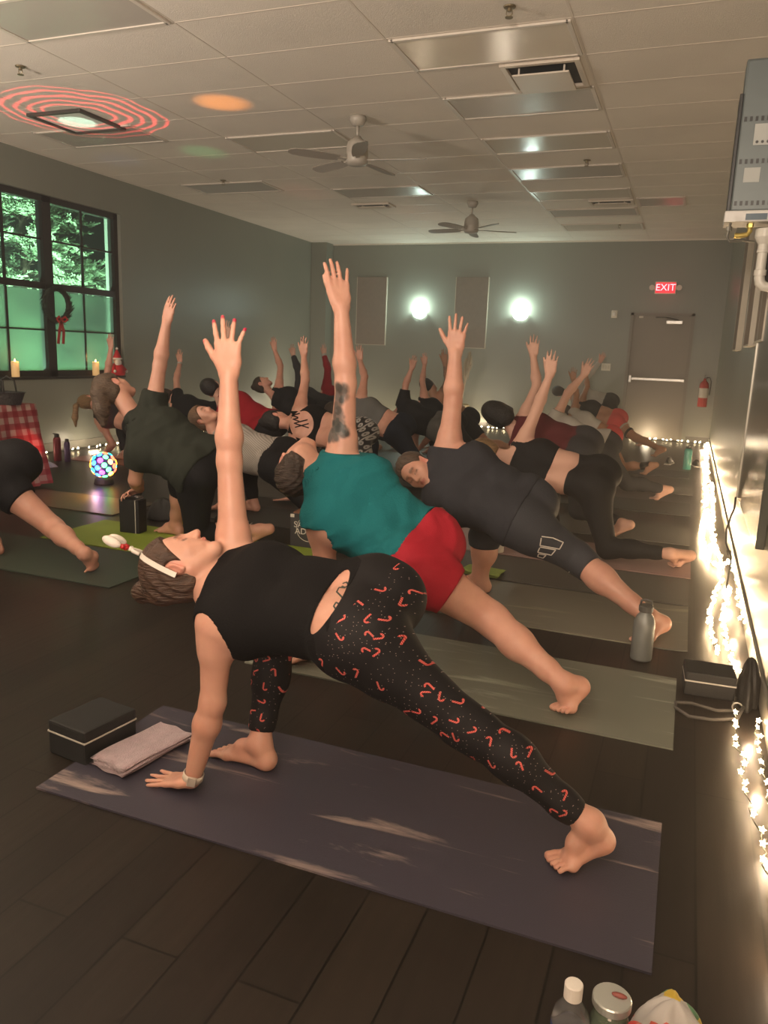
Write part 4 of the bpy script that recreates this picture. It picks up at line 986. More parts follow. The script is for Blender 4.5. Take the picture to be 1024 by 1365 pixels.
def foot_prims(A, heel, ball, toe, up, sc=1.0, male=False):
    """A ankle joint; heel, ball, toe: centres along the sole; up = top of the foot"""
    A, heel, ball, toe = V(A), V(heel), V(ball), V(toe); dr = (ball-heel).normalized(); up = orth(dr, up); sd = dr.cross(up)
    w = 1.12 if male else 1.0; td = (toe-ball).normalized(); m = ball-dr*.01
    P = [cone(A, heel+up*.008, .034*sc, .029*sc*w, .025, 'foot'), cone(A-dr*.012, heel, .024*sc, .027*sc, .02, 'foot'), cone(A, A*.45+ball*.55+up*.008, .032*sc, .022*sc, .025, 'foot'), cone(A*.45+ball*.55+up*.006, ball+up*.002, .022*sc, .015*sc, .02, 'foot'),
         cone(heel+up*-.0, m+sd*.020*sc, .024*sc, .015*sc*w, .022, 'foot'), cone(heel, m-sd*.020*sc, .024*sc, .014*sc*w, .022, 'foot'),
         cone(m+sd*.026*sc, m-sd*.028*sc, .016*sc, .014*sc, .015, 'foot')]
    g = [dict(prims=P, k=.02)]; L = (toe-ball).length
    return g, (m, td, sd, up, L)
def toes(info, big, sc=1.0):
    m, td, sd, up, L = info; out = []
    for i in range(5):
        o = (.030-.0155*i)*sc*big; l = max(L, .042)*(1.0, .98, .88, .78, .66)[i]+.006; r = (.0120, .0080, .0076, .0073, .0072)[i]*sc
        a = m+sd*o*.95+td*.006; b = m+sd*o*1.12+td*(l-r)
        out.append(dict(prims=[cone(a, a.lerp(b, .6)+up*.003, r*1.0, r*.88, .003, 'toe'), cone(a.lerp(b, .6)+up*.003, b, r*.88, r, .003, 'toe')], k=.004))
    return out
def head_groups(Hc, u, f, sc=1.0, detail=True, male=False, beard=False):
    Hc = V(Hc); u = V(u).normalized(); f = orth(u, f); l = u.cross(f)
    P = lambda a, b, c: Hc + l*a*sc + f*b*sc + u*c*sc
    ax = (l, f, u)
    p = [ell(P(0, -.018, .030), ax, (.074*sc, .092*sc, .086*sc), .02, 'head'), ell(P(0, .022, -.018), ax, (.061*sc, .066*sc, .085*sc), .03, 'head'),
         cone(P(.048, -.005, -.045), P(.018, .058, -.092), .022*sc, .018*sc, .025, 'head'), cone(P(-.048, -.005, -.045), P(-.018, .058, -.092), .022*sc, .018*sc, .025, 'head'),
         cone(P(.012, .066, -.096), P(-.012, .066, -.096), .018*sc, .018*sc, .02, 'head'),
         cone(P(.042, .05, -.025), P(.03, .062, -.05), .022*sc, .015*sc, .02, 'head'), cone(P(-.042, .05, -.025), P(-.03, .062, -.05), .022*sc, .015*sc, .02, 'head')]
    g = [dict(prims=p, k=.02)]
    fine = [cone(P(.034, .070, .022), P(.008, .080, .018), .009*sc, .009*sc, .012, 'head'), cone(P(-.034, .070, .022), P(-.008, .080, .018), .009*sc, .009*sc, .012, 'head'),
            cone(P(0, .080, .012), P(0, .104, -.028), .0075*sc, .0105*sc, .008, 'head'), cone(P(.0, .098, -.030), P(.013, .088, -.032), .007*sc, .0075*sc, .006, 'head'), cone(P(0, .098, -.030), P(-.013, .088, -.032), .007*sc, .0075*sc, .006, 'head'),
            cone(P(.017, .078, -.056), P(0, .086, -.052), .0055*sc, .007*sc, .005, 'head'), cone(P(-.017, .078, -.056), P(0, .086, -.052), .0055*sc, .007*sc, .005, 'head'),
            cone(P(.015, .077, -.065), P(-.015, .077, -.065), .0075*sc, .0075*sc, .005, 'head')]
    g[0]['prims'] += fine
    for s in (1, -1):
        e = ell(P(s*.031, .088, .002), ax, (.017*sc, .013*sc, .012*sc), .012, 'head'); e['sub'] = True; g[0]['prims'].append(e)
        g[0]['prims'].append(ell(P(s*.031, .066, .001), ax, (.0125*sc, .0125*sc, .0125*sc), .003, 'head'))
    ears = []
    for s in (1, -1):
        ec = P(s*.077, -.012, -.004); eu = (u*.96 - f*.28).normalized(); ef = (f*.8+l*s*.0).normalized(); en = (l*s*.9 - f*.42).normalized()
        ef = orth(en, f); eu = en.cross(ef)
        if eu.dot(u) < 0: eu = -eu
        pr = [ell(ec, (en, ef, eu), (.0075*sc, .018*sc, .031*sc), .004, 'ear')]
        q = ell(ec+en*.008*sc+ef*.002*sc, (en, ef, eu), (.006*sc, .0105*sc, .020*sc), .004, 'ear'); q['sub'] = True; pr.append(q)
        pr.append(cone(ec+eu*-.022*sc+ef*.006*sc, ec-eu*.026*sc+ef*.008*sc, .0075*sc, .006*sc, .004, 'ear'))
        ears += [dict(prims=pr, k=.006)]
    return g+ears, P, (l, f, u)
def skin_mat(name, c, tat=None):
    if 'skin_'+name in _mc: return _mc['skin_'+name]
    m, nt, b = newmat('skin_'+name)
    tc = nt.nodes.new('ShaderNodeTexCoord'); n = nt.nodes.new('ShaderNodeTexNoise'); n.inputs['Scale'].default_value = 14; n.inputs['Detail'].default_value = 4; nt.links.new(tc.outputs['Object'], n.inputs['Vector'])
    r = nt.nodes.new('ShaderNodeValToRGB'); r.color_ramp.elements[0].position = .3; r.color_ramp.elements[1].position = .75
    r.color_ramp.elements[0].color = (c[0]*.92, c[1]*.84, c[2]*.82, 1); r.color_ramp.elements[1].color = (*[min(1, x*1.06) for x in c], 1); nt.links.new(n.outputs['Fac'], r.inputs[0])
    at = nt.nodes.new('ShaderNodeAttribute'); at.attribute_name = 'tint'
    mx = nt.nodes.new('ShaderNodeMixRGB'); nt.links.new(at.outputs['Alpha'], mx.inputs[0]); nt.links.new(r.outputs[0], mx.inputs[1]); nt.links.new(at.outputs['Color'], mx.inputs[2])
    nt.links.new(mx.outputs[0], b.inputs['Base Color']); b.inputs['Roughness'].default_value = .48
    sset(b, 'Subsurface Weight', .12); sset(b, 'Subsurface Scale', .012); b.inputs['Subsurface Radius'].default_value = (1, .35, .2)
    n2 = nt.nodes.new('ShaderNodeTexNoise'); n2.inputs['Scale'].default_value = 160; nt.links.new(tc.outputs['Object'], n2.inputs['Vector'])
    bp = nt.nodes.new('ShaderNodeBump'); bp.inputs['Strength'].default_value = .12; bp.inputs['Distance'].default_value = .003; nt.links.new(n2.outputs['Fac'], bp.inputs['Height']); nt.links.new(bp.outputs[0], b.inputs['Normal'])
    _mc['skin_'+name] = m; return m
SK = dict(pale=(.60, .335, .225), pink=(.62, .34, .25), tan=(.42, .22, .13), brown=(.30, .15, .09))
def cloth(name, c, rough=.8, bump=.25, **k): return mat('cloth_'+name, c, rough, bump=bump, bscale=k.pop('bscale', 180), sheen=0, spec=.18, **k)
def hairm(name, c): return mat('hair_'+name, c, .5, bump=.9, bscale=38, aniso=(1, 1, 5), var=.35, vscale=22)
LOG = []
def person(label, Y0, J, sc=1.0, male=False, skin='pale', hair=None, hairstyle='short', hairc='brown', garments=(), h=.009, group=None, fanU=(-7, -1, 5, 13), thumbU=35, curlU=8, spreadU=(-1, .1, 0), palmU=(0, 1, 0), spreadD=None, headuf=None, paint=None, bulk=1.0, hand_on=None, armD=True, extra=None):
    def R_(k, dflt=None):
        v = J.get(k, dflt)
        if v is None: return None
        if isinstance(v, tuple) and v[0] == 'f': return atZ(v[1], v[2], v[3] if len(v) > 3 else .03)
        if isinstance(v, tuple) and v[0] == 'd': return None
        if isinstance(v, tuple): return atY(v[0], v[1], Y0+(v[2] if len(v) > 2 else 0))
        return V(v)
    hip, sho = R_('hip'), R_('sho'); t = (sho-hip).normalized()
    axs = orth(t, J.get('axs', (0, .30, .95))); axh = orth(t, J.get('axh', (-.1, .85, .5)))
    sw = (.175 if male else .16)*sc; hw = .085*sc
    SU, SD = R_('SU') or sho+axs*sw, R_('SD') or sho-axs*sw
    axs = orth(t, SU-SD); sho = (SU+SD)/2
    HF, HB = R_('HF') or hip+axh*hw, R_('HB') or hip-axh*hw
    face = t.cross(axs).normalized(); back = -face
    WU = R_('WU'); dmin = .535*sc
    if J.get('EU') is None and isinstance(J['WU'], tuple):
        for q_ in range(24):
            if (WU-SU).length >= dmin: break
            WU = atY(J['WU'][0], J['WU'][1], Y0+(J['WU'][2] if len(J['WU']) > 2 else 0)+.02*(q_+1))
    EU = R_('EU') or ik(SU, WU, .29*sc, .26*sc, J.get('poleU', (1, .2, 0)))
    WD = R_('WD') or V((sho.x-.03, sho.y-.06, .047)); ED = R_('ED') or ik(SD, WD, .29*sc, .26*sc, J.get('poleD', (1, -.2, 0)))
    AF, AB = R_('AF') or V((hip.x-.30*sc, hip.y+.10, .085*sc)), R_('AB') or V((hip.x+math.sqrt(max(.09, (.80*sc)**2-(hip.z-.115)**2))*.98, hip.y-.12, .115*sc))
    KF = R_('KF') or ik(HF, AF, .42*sc, .40*sc, J.get('poleF', (-1, .2, .3))); KB = R_('KB') or ik(HB, AB, .42*sc, .40*sc, J.get('poleB', (-.2, 0, -1)))
    LOG.append((label[:28], [round(x, 2) for x in ((EU-SU).length, (WU-EU).length, (ED-SD).length, (WD-ED).length, (sho-hip).length, (KF-HF).length, (AF-KF).length, (KB-HB).length, (AB-KB).length)], tuple(round(x, 2) for x in hip)))
    m = (1.14 if male else 1.0)*sc*bulk; pr = []; K = .035
    add = lambda *a, **k: pr.append(cone(*a, **k))
    ax2 = (axs*.6+orth(t, axh)*.4).normalized() if axs.dot(axh) > -.5 else axs
    Cc = sho.lerp(hip, .22); Wc = sho.lerp(hip, .62)+back*.004
    cw, ww = .082*sc*(1.12 if male else 1), .052*sc*bulk
    C1, C2 = Cc+axs*cw, Cc-axs*cw; W1, W2 = Wc+ax2*ww, Wc-ax2*ww
    rch, rw, rh = .098*m, (.098 if male else .088)*sc*bulk, .108*sc*bulk
    add(SU-axs*.02, SD+axs*.02, .058*m, .058*m, K, 'shoulder'); add(C1, C2, rch, rch, K, 'chest'); add(sho+face*0, Cc, .085*m, .09*m, .04, 'chest')
    for a, b_ in ((SU.lerp(sho, .25), C1), (SD.lerp(sho, .25), C2)): add(a, b_, .062*m, rch*.95, K, 'chest')
    for a, b_, c_ in ((C1, W1, HF), (C2, W2, HB)): add(a, b_, rch*.96, rw, K, 'chest' if 0 else 'torso'); add(b_, c_, rw, rh*.92, K, 'belly')
    add(W1, W2, rw, rw, K, 'torso'); add(HF, HB, rh, rh, K, 'hips')
    gb = orth(t, back*.7 + V((.2, -.3, .5))*.3)
    add(HF+gb*.015, HF+gb*.012-t*.05, .098*sc*bulk, .088*sc*bulk, .06, 'hips'); add(HB+gb*.015, HB+gb*.012-t*.05, .098*sc*bulk, .088*sc*bulk, .06, 'hips')
    nk = sho + t*.03
    Hc = R_('head') or sho+t*.24*sc+face*.02
    hu, hf = headuf or (t, face)
    hu = V(hu).normalized(); hf = orth(hu, hf)
    nb_ = Hc - hu*.055*sc - hf*.022*sc
    add(nk-face*-.0, nb_, .056*m, .050*m, .028, 'neck'); add(nk.lerp(nb_, .25), SU.lerp(sho, .35), .045*m, .045*m, .03, 'trap'); add(nk.lerp(nb_, .25), SD.lerp(sho, .35), .045*m, .045*m, .03, 'trap')
    # arms
    for S_, E_, W_, tg in ((SU, EU, WU, 'U'), (SD, ED, WD, 'D')):
        u_ = (E_-S_); q_ = (W_-E_)
        add(S_, S_+u_*.25, .054*m, .050*m, .03, 'arm'+tg); add(S_+u_*.2, E_, .048*m, .036*m, .03, 'arm'+tg)
        add(E_, E_+q_*.28, .037*m, .040*m, .02, 'fore'+tg); add(E_+q_*.28, W_, .039*m, .0245*m, .02, 'fore'+tg)
    # legs
    for H_, K_, A_, tg in ((HF, KF, AF, 'F'), (HB, KB, AB, 'B')):
        a_ = K_-H_; b_ = A_-K_; cd = orth(b_, (H_.lerp(A_, .48)-K_) if (H_.lerp(A_, .48)-K_).length > .02 else (1, 0, .4))
        add(H_, H_+a_*.3, .098*sc*bulk, .088*m, .04, 'thigh'+tg); add(H_+a_*.3, K_, .086*m, .056*m, .035, 'thigh'+tg)
        add(K_, K_+b_*.12, .056*m, .052*m, .03, 'shin'+tg); add(K_+b_*.12+cd*.010, K_+b_*.40+cd*.014, .050*m, .054*m, .03, 'shin'+tg)
        add(K_+b_*.35+cd*.010, K_+b_*.80, .053*m, .035*m, .03, 'shin'+tg); add(K_+b_*.78, A_, .036*m, .031*m, .02, 'shin'+tg)
    if extra: pr += extra(locals())
    groups = [dict(prims=pr, k=.02)]
    gU, tipsU = hand_prims(WU, J.get('dU') or (WU-EU), spreadU, palmU, (1.12 if male else 1.0)*sc, fanU, curlU, thumbU)
    dD = V(J.get('dD', (-1, -.12, -.22))); gD, tipsD = hand_prims(WD, dD, spreadD or (.1, .6, 0), J.get('palmD', (0, 0, -1)), (1.1 if male else 1.0)*sc, J.get('fanD', (-12, -2, 8, 18)), J.get('curlD', -3), 45)
    groups += gU+gD
    # feet
    for A_, tg in ((AF, 'F'), (AB, 'B')):
        ft = J.get('foot'+tg)
        if tg == 'F':
            d_ = V(J.get('dirF', (-1, .08, 0))).normalized(); heel = A_ + V((0, 0, -.048*sc))-d_*.028*sc; ball = V((A_.x, A_.y, .022))+d_*.125*sc; toe = V((ball.x, ball.y, .016))+d_*.062*sc; heel.z = max(heel.z, .034); upd = V((0, 0, 1))
        else:
            d_ = V(J.get('dirB', (-.8, -.35, 0))).normalized(); lift = J.get('lift', .06)
            ball = V((A_.x, A_.y, .024))+d_*J.get('balld', .07)*sc; toe = V((ball.x, ball.y, .017))+d_*.055*sc
            hd = V((A_.x, A_.y, A_.z))-ball; heel = A_ + (V((A_.x, A_.y, A_.z))-KB).normalized()*.034*sc - d_*.032*sc; upd = V((0, 0, 1)) + d_*.6
        if ft: heel, ball, toe = [R_2 if isinstance(R_2, Vector) else (atZ(R_2[1], R_2[2], R_2[3]) if R_2[0] == 'f' else atY(R_2[0], R_2[1], Y0+R_2[2])) for R_2 in ft]; upd = V(J.get('up'+tg, upd))
        g_, info = foot_prims(A_, heel, ball, toe, upd, (1.1 if male else 1.0)*sc, male)
        groups += g_+toes(info, J.get('big'+tg, 1), (1.1 if male else 1.0)*sc)
    hg, HP, hax = head_groups(Hc, hu, hf, sc*.98, True, male)
    groups += hg
    root = bpy.data.objects.new('person', None); COL.objects.link(root); root.location = (hip.x, hip.y, 0); tag(root, label, 'person', group)
    inv = Matrix.Translation((-hip.x, -hip.y, 0))
    me, vv = mesh_sdf('body', groups, h, zmin=.0088)
    sm = skin_mat(skin, SK[skin])
    ca = me.color_attributes.new('tint', 'FLOAT_COLOR', 'POINT'); cols = np.zeros((len(me.vertices), 4), dtype=np.float32)
    vv = vv.astype(np.float32)
    def dab(c, r, col, al=1.0, nrm=None):
        d_ = np.linalg.norm(vv-npv(c), axis=1); w_ = np.clip((r-d_)/(.35*r), 0, 1)*al; I = w_ > cols[:, 3]; cols[I, :3] = col; cols[I, 3] = w_[I]
    dab(HP(0, .088, -.058), .014*sc, (.42, .10, .09), .7); dab(HP(.010, .084, -.058), .010*sc, (.42, .10, .09), .7); dab(HP(-.010, .084, -.058), .010*sc, (.42, .10, .09), .7)
    for s_ in (1, -1):
        for q_ in range(5): dab(HP(s_*(.016+.008*q_), .087-.002*q_, .024+.002*math.sin(q_)), .0085*sc, (.13, .07, .04), .8)
        for q_ in range(4): dab(HP(s_*(.020+.0075*q_), .082-.002*q_, -.003), .0058*sc, (.05, .03, .02), .8)
        dab(HP(s_*.078, -.012, -.004), .034*sc, (.62, .17, .13), .35)
    if paint: paint(locals(), dab)
    ca.data.foreach_set('color', cols.ravel())
    me.transform(inv); obj('body', me, sm, root)
    bod_pr = pr
    # garments
    def G(tags, off, trims=()):
        out = []
        for p in bod_pr:
            if p['tag'] not in tags: continue
            q = p
            for tg_, pt, dr_ in trims:                 # shorten the limb pieces that pass a hem
                if p['tag'] not in tg_: continue
                d_ = npv(V(dr_).normalized()); sa, sb = float((p['a']-npv(pt))@d_), float((p['b']-npv(pt))@d_)
                if sa > .005 and sb < 0 and p['tag'] == 'belly':
                    f_ = (sa-.012)/(sa-sb); q = dict(q); q['a'] = p['a']+(p['b']-p['a'])*f_; q['ra'] = p['ra']+(p['rb']-p['ra'])*f_; continue
                if sa > .005: q = None; break
                if sb > .012 and q is not None:
                    f_ = (.012-sa)/(sb-sa); q = dict(q); q['b'] = p['a']+(p['b']-p['a'])*f_; q['rb'] = p['ra']+(p['rb']-p['ra'])*f_
            if q is not None: out.append(q)
        return [dict(prims=out, k=.0, off=off)]
    along = lambda a, b_, u_: V(a).lerp(V(b_), u_)
    for g in garments:
        kind = g['k']; off = g.get('off', .008); cuts = list(g.get('cuts', lambda L: [])(locals())); wr = g.get('wrinkle', 0.0); trims = []
        nz = None
        if wr:
            a1 = npv(t); a2 = npv(axs); a3 = npv(face)
            def nz(P, wr=wr, a1=a1, a2=a2, a3=a3):
                X, Y, Zc = P@a1, P@a2, P@a3; w1 = np.sin(X*62+3.0*np.sin(Y*17+X*9)+2*np.sin(Zc*23)); w2 = np.sin(X*31-Y*44+2.2*np.sin(X*19+Zc*11))
                return -wr*(.6*np.maximum(w1, -.3)+.5*w2)
        nm = g.get('name')
        if kind in ('tee', 'tank', 'bra', 'long'):
            tags = ['shoulder', 'chest', 'torso', 'trap'] + (['belly', 'hips'] if g.get('hem', 1.0) > .62 else [])
            hem = g.get('hem', 1.0)
            cuts.append(('plane', along(sho, hip, hem)+V(g.get('hemshift', (0, 0, 0))), -t+V(g.get('hemtilt', (0, 0, 0))), .6))
            ncut = g.get('neck', .045)
            if kind == 'tank' or kind == 'bra':
                for S_, s_ in ((SU, 1), (SD, -1)): cuts.append(('ball', S_+axs*s_*(.052)+t*.01, g.get('armr', .098)*sc))
            if kind in ('tee', 'long'):
                for S_, E_, W_, tg in ((SU, EU, WU, 'U'), (SD, ED, WD, 'D')):
                    tags.append('arm'+tg)
                    if kind == 'tee': c_ = along(S_, E_, g.get('sleeve', .5)); e_ = E_-S_
                    else: tags.append('fore'+tg); c_ = along(E_, W_, g.get('cuff', .93)); e_ = W_-E_
                    cuts.append(('plane', c_, e_, .14)); trims.append((('arm'+tg,) if kind == 'tee' else ('fore'+tg,), c_, e_))
            cuts.append(('plane', nk+t*(ncut-.03)+back*0, t+face*g.get('scoop', .0), .095*sc)); cuts.append(('ball', nk+t*(ncut+.03)+face*.02, .075*sc))
            gr = G(tags, off, trims); nm = nm or 'shirt'
        elif kind in ('leggings', 'capri', 'shorts', 'pants'):
            tags = ['hips', 'belly', 'thighF', 'thighB'] + ([] if kind == 'shorts' and g.get('len', .5) < .9 else ['shinF', 'shinB'])
            wp_ = along(sho, hip, g.get('waist', .80)); cuts.append(('plane', wp_, t, .19*sc*max(1, bulk))); trims.append((('belly',), wp_, t))
            for H_, K_, A_, tg in ((HF, KF, AF, 'F'), (HB, KB, AB, 'B')):
                ln = g.get('len'+tg, g.get('len', {'leggings': 1.92, 'capri': 1.35, 'shorts': .5, 'pants': 1.95}[kind]))
                if ln > 1: c_ = along(K_, A_, ln-1); e_ = A_-K_; trims.append((('shin'+tg,), c_, e_))
                else: c_ = along(H_, K_, ln); e_ = K_-H_; trims.append((('thigh'+tg,), c_, e_))
                cuts.append(('plane', c_, e_, .17))
            gr = G(tags, off, trims); nm = nm or ('shorts' if kind == 'shorts' else 'leggings')
        elif kind == 'band':          # any custom solid
            gr = g['groups'](locals()); 
        if g.get('add'): gr = gr + g['add'](locals())
        gm, gv = mesh_sdf(nm, gr, g.get('h', h), cuts, zmin=.0092, noise=nz)
        if len(gm.polygons) == 0: continue
        if g.get('attr'): g['attr'](locals(), gm, gv)
        gm.transform(inv); go = obj(nm, gm, g['m'], root)
        if g.get('label'): go['label'] = g['label']
    # hair
    if hairstyle != 'none':
        l_, f_, u_ = hax; hs = sc*.98
        P3 = HP; th_ = .014 if hairstyle != 'buzz' else .006
        pr2 = [ell(P3(0, -.018, .030), hax, ((.074+th_)*hs, (.092+th_)*hs, (.086+th_)*hs), .02, 'hair')]
        if hairstyle not in ('buzz',): pr2.append(ell(P3(0, -.05, -.03), hax, (.066*hs, .058*hs, .060*hs), .03, 'hair'))
        if hairstyle == 'bob': pr2 += [cone(P3(0, -.06, 0), P3(0, -.07, -.075), .085*hs, .08*hs, .03, 'hair', f_, .8), cone(P3(.06, -.02, 0), P3(.07, -.03, -.085), .04*hs, .03*hs, .03, 'hair'), cone(P3(-.06, -.02, 0), P3(-.07, -.03, -.085), .04*hs, .03*hs, .03, 'hair')]
        gs = [dict(prims=pr2, k=.01)]
        dn = V((0, 0, -1))
        if hairstyle == 'pony':
            b0 = P3(0, -.10, .06); b1 = b0 + (-f_*.05+dn*.03); b2 = b1+dn*.12-f_*.02; b3 = b2+dn*.10+f_*.005
            gs.append(dict(prims=[cone(b0, b1, .02, .026, .02, 'hair'), cone(b1, b2, .028, .034, .02, 'hair'), cone(b2, b3, .032, .010, .02, 'hair')], k=.01))
        if hairstyle == 'bun': gs.append(dict(prims=[ell(P3(0, -.09, .085), hax, (.042, .036, .042), .01, 'hair')], k=.008))
        if hair: gs += hair(locals())
        cuts = [('plane', P3(0, .041, .028), f_*.865-u_*.5, .3)]
        if hairstyle != 'bob':
            for s_ in (1, -1): cuts.append(('ell', P3(s_*.082, -.010, -.008), hax, (.03*hs, .026*hs, .034*hs)))
            cuts.append(('plane', P3(0, -.05, -.075), -u_, .12))
        ff, ll, uu = npv(f_), npv(l_), npv(u_)
        def hn(P): return (-.0025*np.sin(P@ll*210+5*np.sin(P@uu*22)+3*np.sin(P@ff*15))).astype(np.float32)
        hm, hv = mesh_sdf('hair', gs, min(h, .007), cuts, noise=hn if h < .008 else None); hm.transform(inv)
        if len(hm.polygons): obj('hair', hm, hairm(hairc[0], hairc[1]), root)
    return dict(root=root, J=dict(SU=SU, SD=SD, EU=EU, WU=WU, ED=ED, WD=WD, HF=HF, HB=HB, KF=KF, KB=KB, AF=AF, AB=AB, t=t, axs=axs, face=face, back=back, sho=sho, hip=hip), HP=HP, hax=hax, inv=inv, tips=tipsU)
def bvh_of(root, name):
    for c in root.children:
        if c.name.split('.')[0] == name:
            me = c.data; off = root.location
            return BVHTree.FromPolygons([v.co+off for v in me.vertices], [tuple(p.vertices) for p in me.polygons])
def drawn(root, on, path, w, m, name, lift=.001, closed=False):
    """an inked or printed line lying on the surface of a body or garment, laid down by pixel path of the photo"""
    bv = bvh_of(root, on); pts = []
    for a, b_ in zip(path, path[1:]):
        for q in range(6):
            u_ = q/6; d = ray(a[0]+(b_[0]-a[0])*u_, a[1]+(b_[1]-a[1])*u_).normalized(); hit = bv.ray_cast(EYE, d)
            if hit[0] is not None: pts.append((hit[0]-root.location, hit[1]))
    if len(pts) < 2: return None
    bm = B(); prev = None
    for i, (p, n) in enumerate(pts):
        a = pts[max(0, i-1)][0]; b_ = pts[min(len(pts)-1, i+1)][0]; d = b_-a
        if d.length < 1e-6 or d.length > .06: break
        s_ = d.cross(n).normalized()*w/2; row = [bm.verts.new(p+n*lift+s_), bm.verts.new(p+n*lift-s_), bm.verts.new(p-n*.001-s_), bm.verts.new(p-n*.001+s_)]
        if prev:
            for k in range(4): bm.faces.new((prev[k], prev[(k+1) % 4], row[(k+1) % 4], row[k]))
        prev = row
    return bm
Z3 = (0, 0, 1)
blackc = cloth('black', (.006, .0055, .006), .9)
# ---- candy-cane leggings material: hooked red canes and pale dots scattered on black
m, nt, b = newmat('candy_cane_leggings')
tc = nt.nodes.new('ShaderNodeTexCoord'); sx = nt.nodes.new('ShaderNodeSeparateXYZ'); nt.links.new(tc.outputs['Object'], sx.inputs[0])
cb = nt.nodes.new('ShaderNodeCombineXYZ'); nt.links.new(sx.outputs['X'], cb.inputs[0]); nt.links.new(nmath(nt, 'ADD', sx.outputs['Z'], nmath(nt, 'MULTIPLY', sx.outputs['Y'], .35)), cb.inputs[1])
SCV = 21.0
vo = nt.nodes.new('ShaderNodeTexVoronoi'); vo.voronoi_dimensions = '2D'; vo.inputs['Scale'].default_value = SCV; vo.inputs['Randomness'].default_value = .75; nt.links.new(cb.outputs[0], vo.inputs['Vector'])
vs = nt.nodes.new('ShaderNodeVectorMath'); vs.operation = 'SUBTRACT'; nt.links.new(cb.outputs[0], vs.inputs[0]); nt.links.new(vo.outputs['Position'], vs.inputs[1])
s2 = nt.nodes.new('ShaderNodeSeparateXYZ'); nt.links.new(vs.outputs[0], s2.inputs[0])
cc = nt.nodes.new('ShaderNodeSeparateColor'); nt.links.new(vo.outputs['Color'], cc.inputs[0])
an = nmath(nt, 'MULTIPLY', cc.outputs[0], 6.28); co, si = nmath(nt, 'COSINE', an), nmath(nt, 'SINE', an)
lx = nmath(nt, 'SUBTRACT', nmath(nt, 'MULTIPLY', s2.outputs[0], co), nmath(nt, 'MULTIPLY', s2.outputs[1], si)); ly = nmath(nt, 'ADD', nmath(nt, 'MULTIPLY', s2.outputs[0], si), nmath(nt, 'MULTIPLY', s2.outputs[1], co))
w_ = .0024; rr = .0055
stem = nmath(nt, 'MULTIPLY', nmath(nt, 'LESS_THAN', nmath(nt, 'ABSOLUTE', nmath(nt, 'SUBTRACT', lx, rr)), w_), nmath(nt, 'MULTIPLY', nmath(nt, 'LESS_THAN', ly, .003), nmath(nt, 'GREATER_THAN', ly, -.015)))
yy = nmath(nt, 'SUBTRACT', ly, .003); rad = nmath(nt, 'SQRT', nmath(nt, 'ADD', nmath(nt, 'MULTIPLY', lx, lx), nmath(nt, 'MULTIPLY', yy, yy)))
arc = nmath(nt, 'MULTIPLY', nmath(nt, 'LESS_THAN', nmath(nt, 'ABSOLUTE', nmath(nt, 'SUBTRACT', rad, rr)), w_), nmath(nt, 'GREATER_THAN', yy, 0.0))
gate = nmath(nt, 'GREATER_THAN', nmath(nt, 'ADD', nmath(nt, 'MULTIPLY', nmath(nt, 'SUBTRACT', sx.outputs['X'], -.07), .23), nmath(nt, 'MULTIPLY', nmath(nt, 'SUBTRACT', sx.outputs['Z'], .53), -.15)), 0.0)
gate = nmath(nt, 'MAXIMUM', gate, nmath(nt, 'LESS_THAN', sx.outputs['Z'], .50))
cane = nmath(nt, 'MULTIPLY', gate, nmath(nt, 'MULTIPLY', nmath(nt, 'MAXIMUM', stem, arc), nmath(nt, 'GREATER_THAN', cc.outputs[1], .18)))
stripe = nmath(nt, 'GREATER_THAN', nmath(nt, 'FRACT', nmath(nt, 'MULTIPLY', nmath(nt, 'ADD', lx, ly), 190)), .35)
v2 = nt.nodes.new('ShaderNodeTexVoronoi'); v2.voronoi_dimensions = '2D'; v2.inputs['Scale'].default_value = 75; nt.links.new(cb.outputs[0], v2.inputs['Vector'])
c3 = nt.nodes.new('ShaderNodeSeparateColor'); nt.links.new(v2.outputs['Color'], c3.inputs[0])
dots = nmath(nt, 'MULTIPLY', gate, nmath(nt, 'MULTIPLY', nmath(nt, 'LESS_THAN', v2.outputs['Distance'], .075), nmath(nt, 'GREATER_THAN', c3.outputs[0], .45)))
mA = nt.nodes.new('ShaderNodeMixRGB'); mA.inputs[1].default_value = (.007, .006, .007, 1); mA.inputs[2].default_value = (.38, .28, .25, 1); nt.links.new(dots, mA.inputs[0])
mR = nt.nodes.new('ShaderNodeMixRGB'); mR.inputs[1].default_value = (.62, .24, .20, 1); mR.inputs[2].default_value = (.46, .028, .024, 1); nt.links.new(stripe, mR.inputs[0])
mB = nt.nodes.new('ShaderNodeMixRGB'); nt.links.new(cane, mB.inputs[0]); nt.links.new(mA.outputs[0], mB.inputs[1]); nt.links.new(mR.outputs[0], mB.inputs[2])
nt.links.new(mB.outputs[0], b.inputs['Base Color']); b.inputs['Roughness'].default_value = .7; sset(b, 'Specular IOR Level', .25)
CANE = m
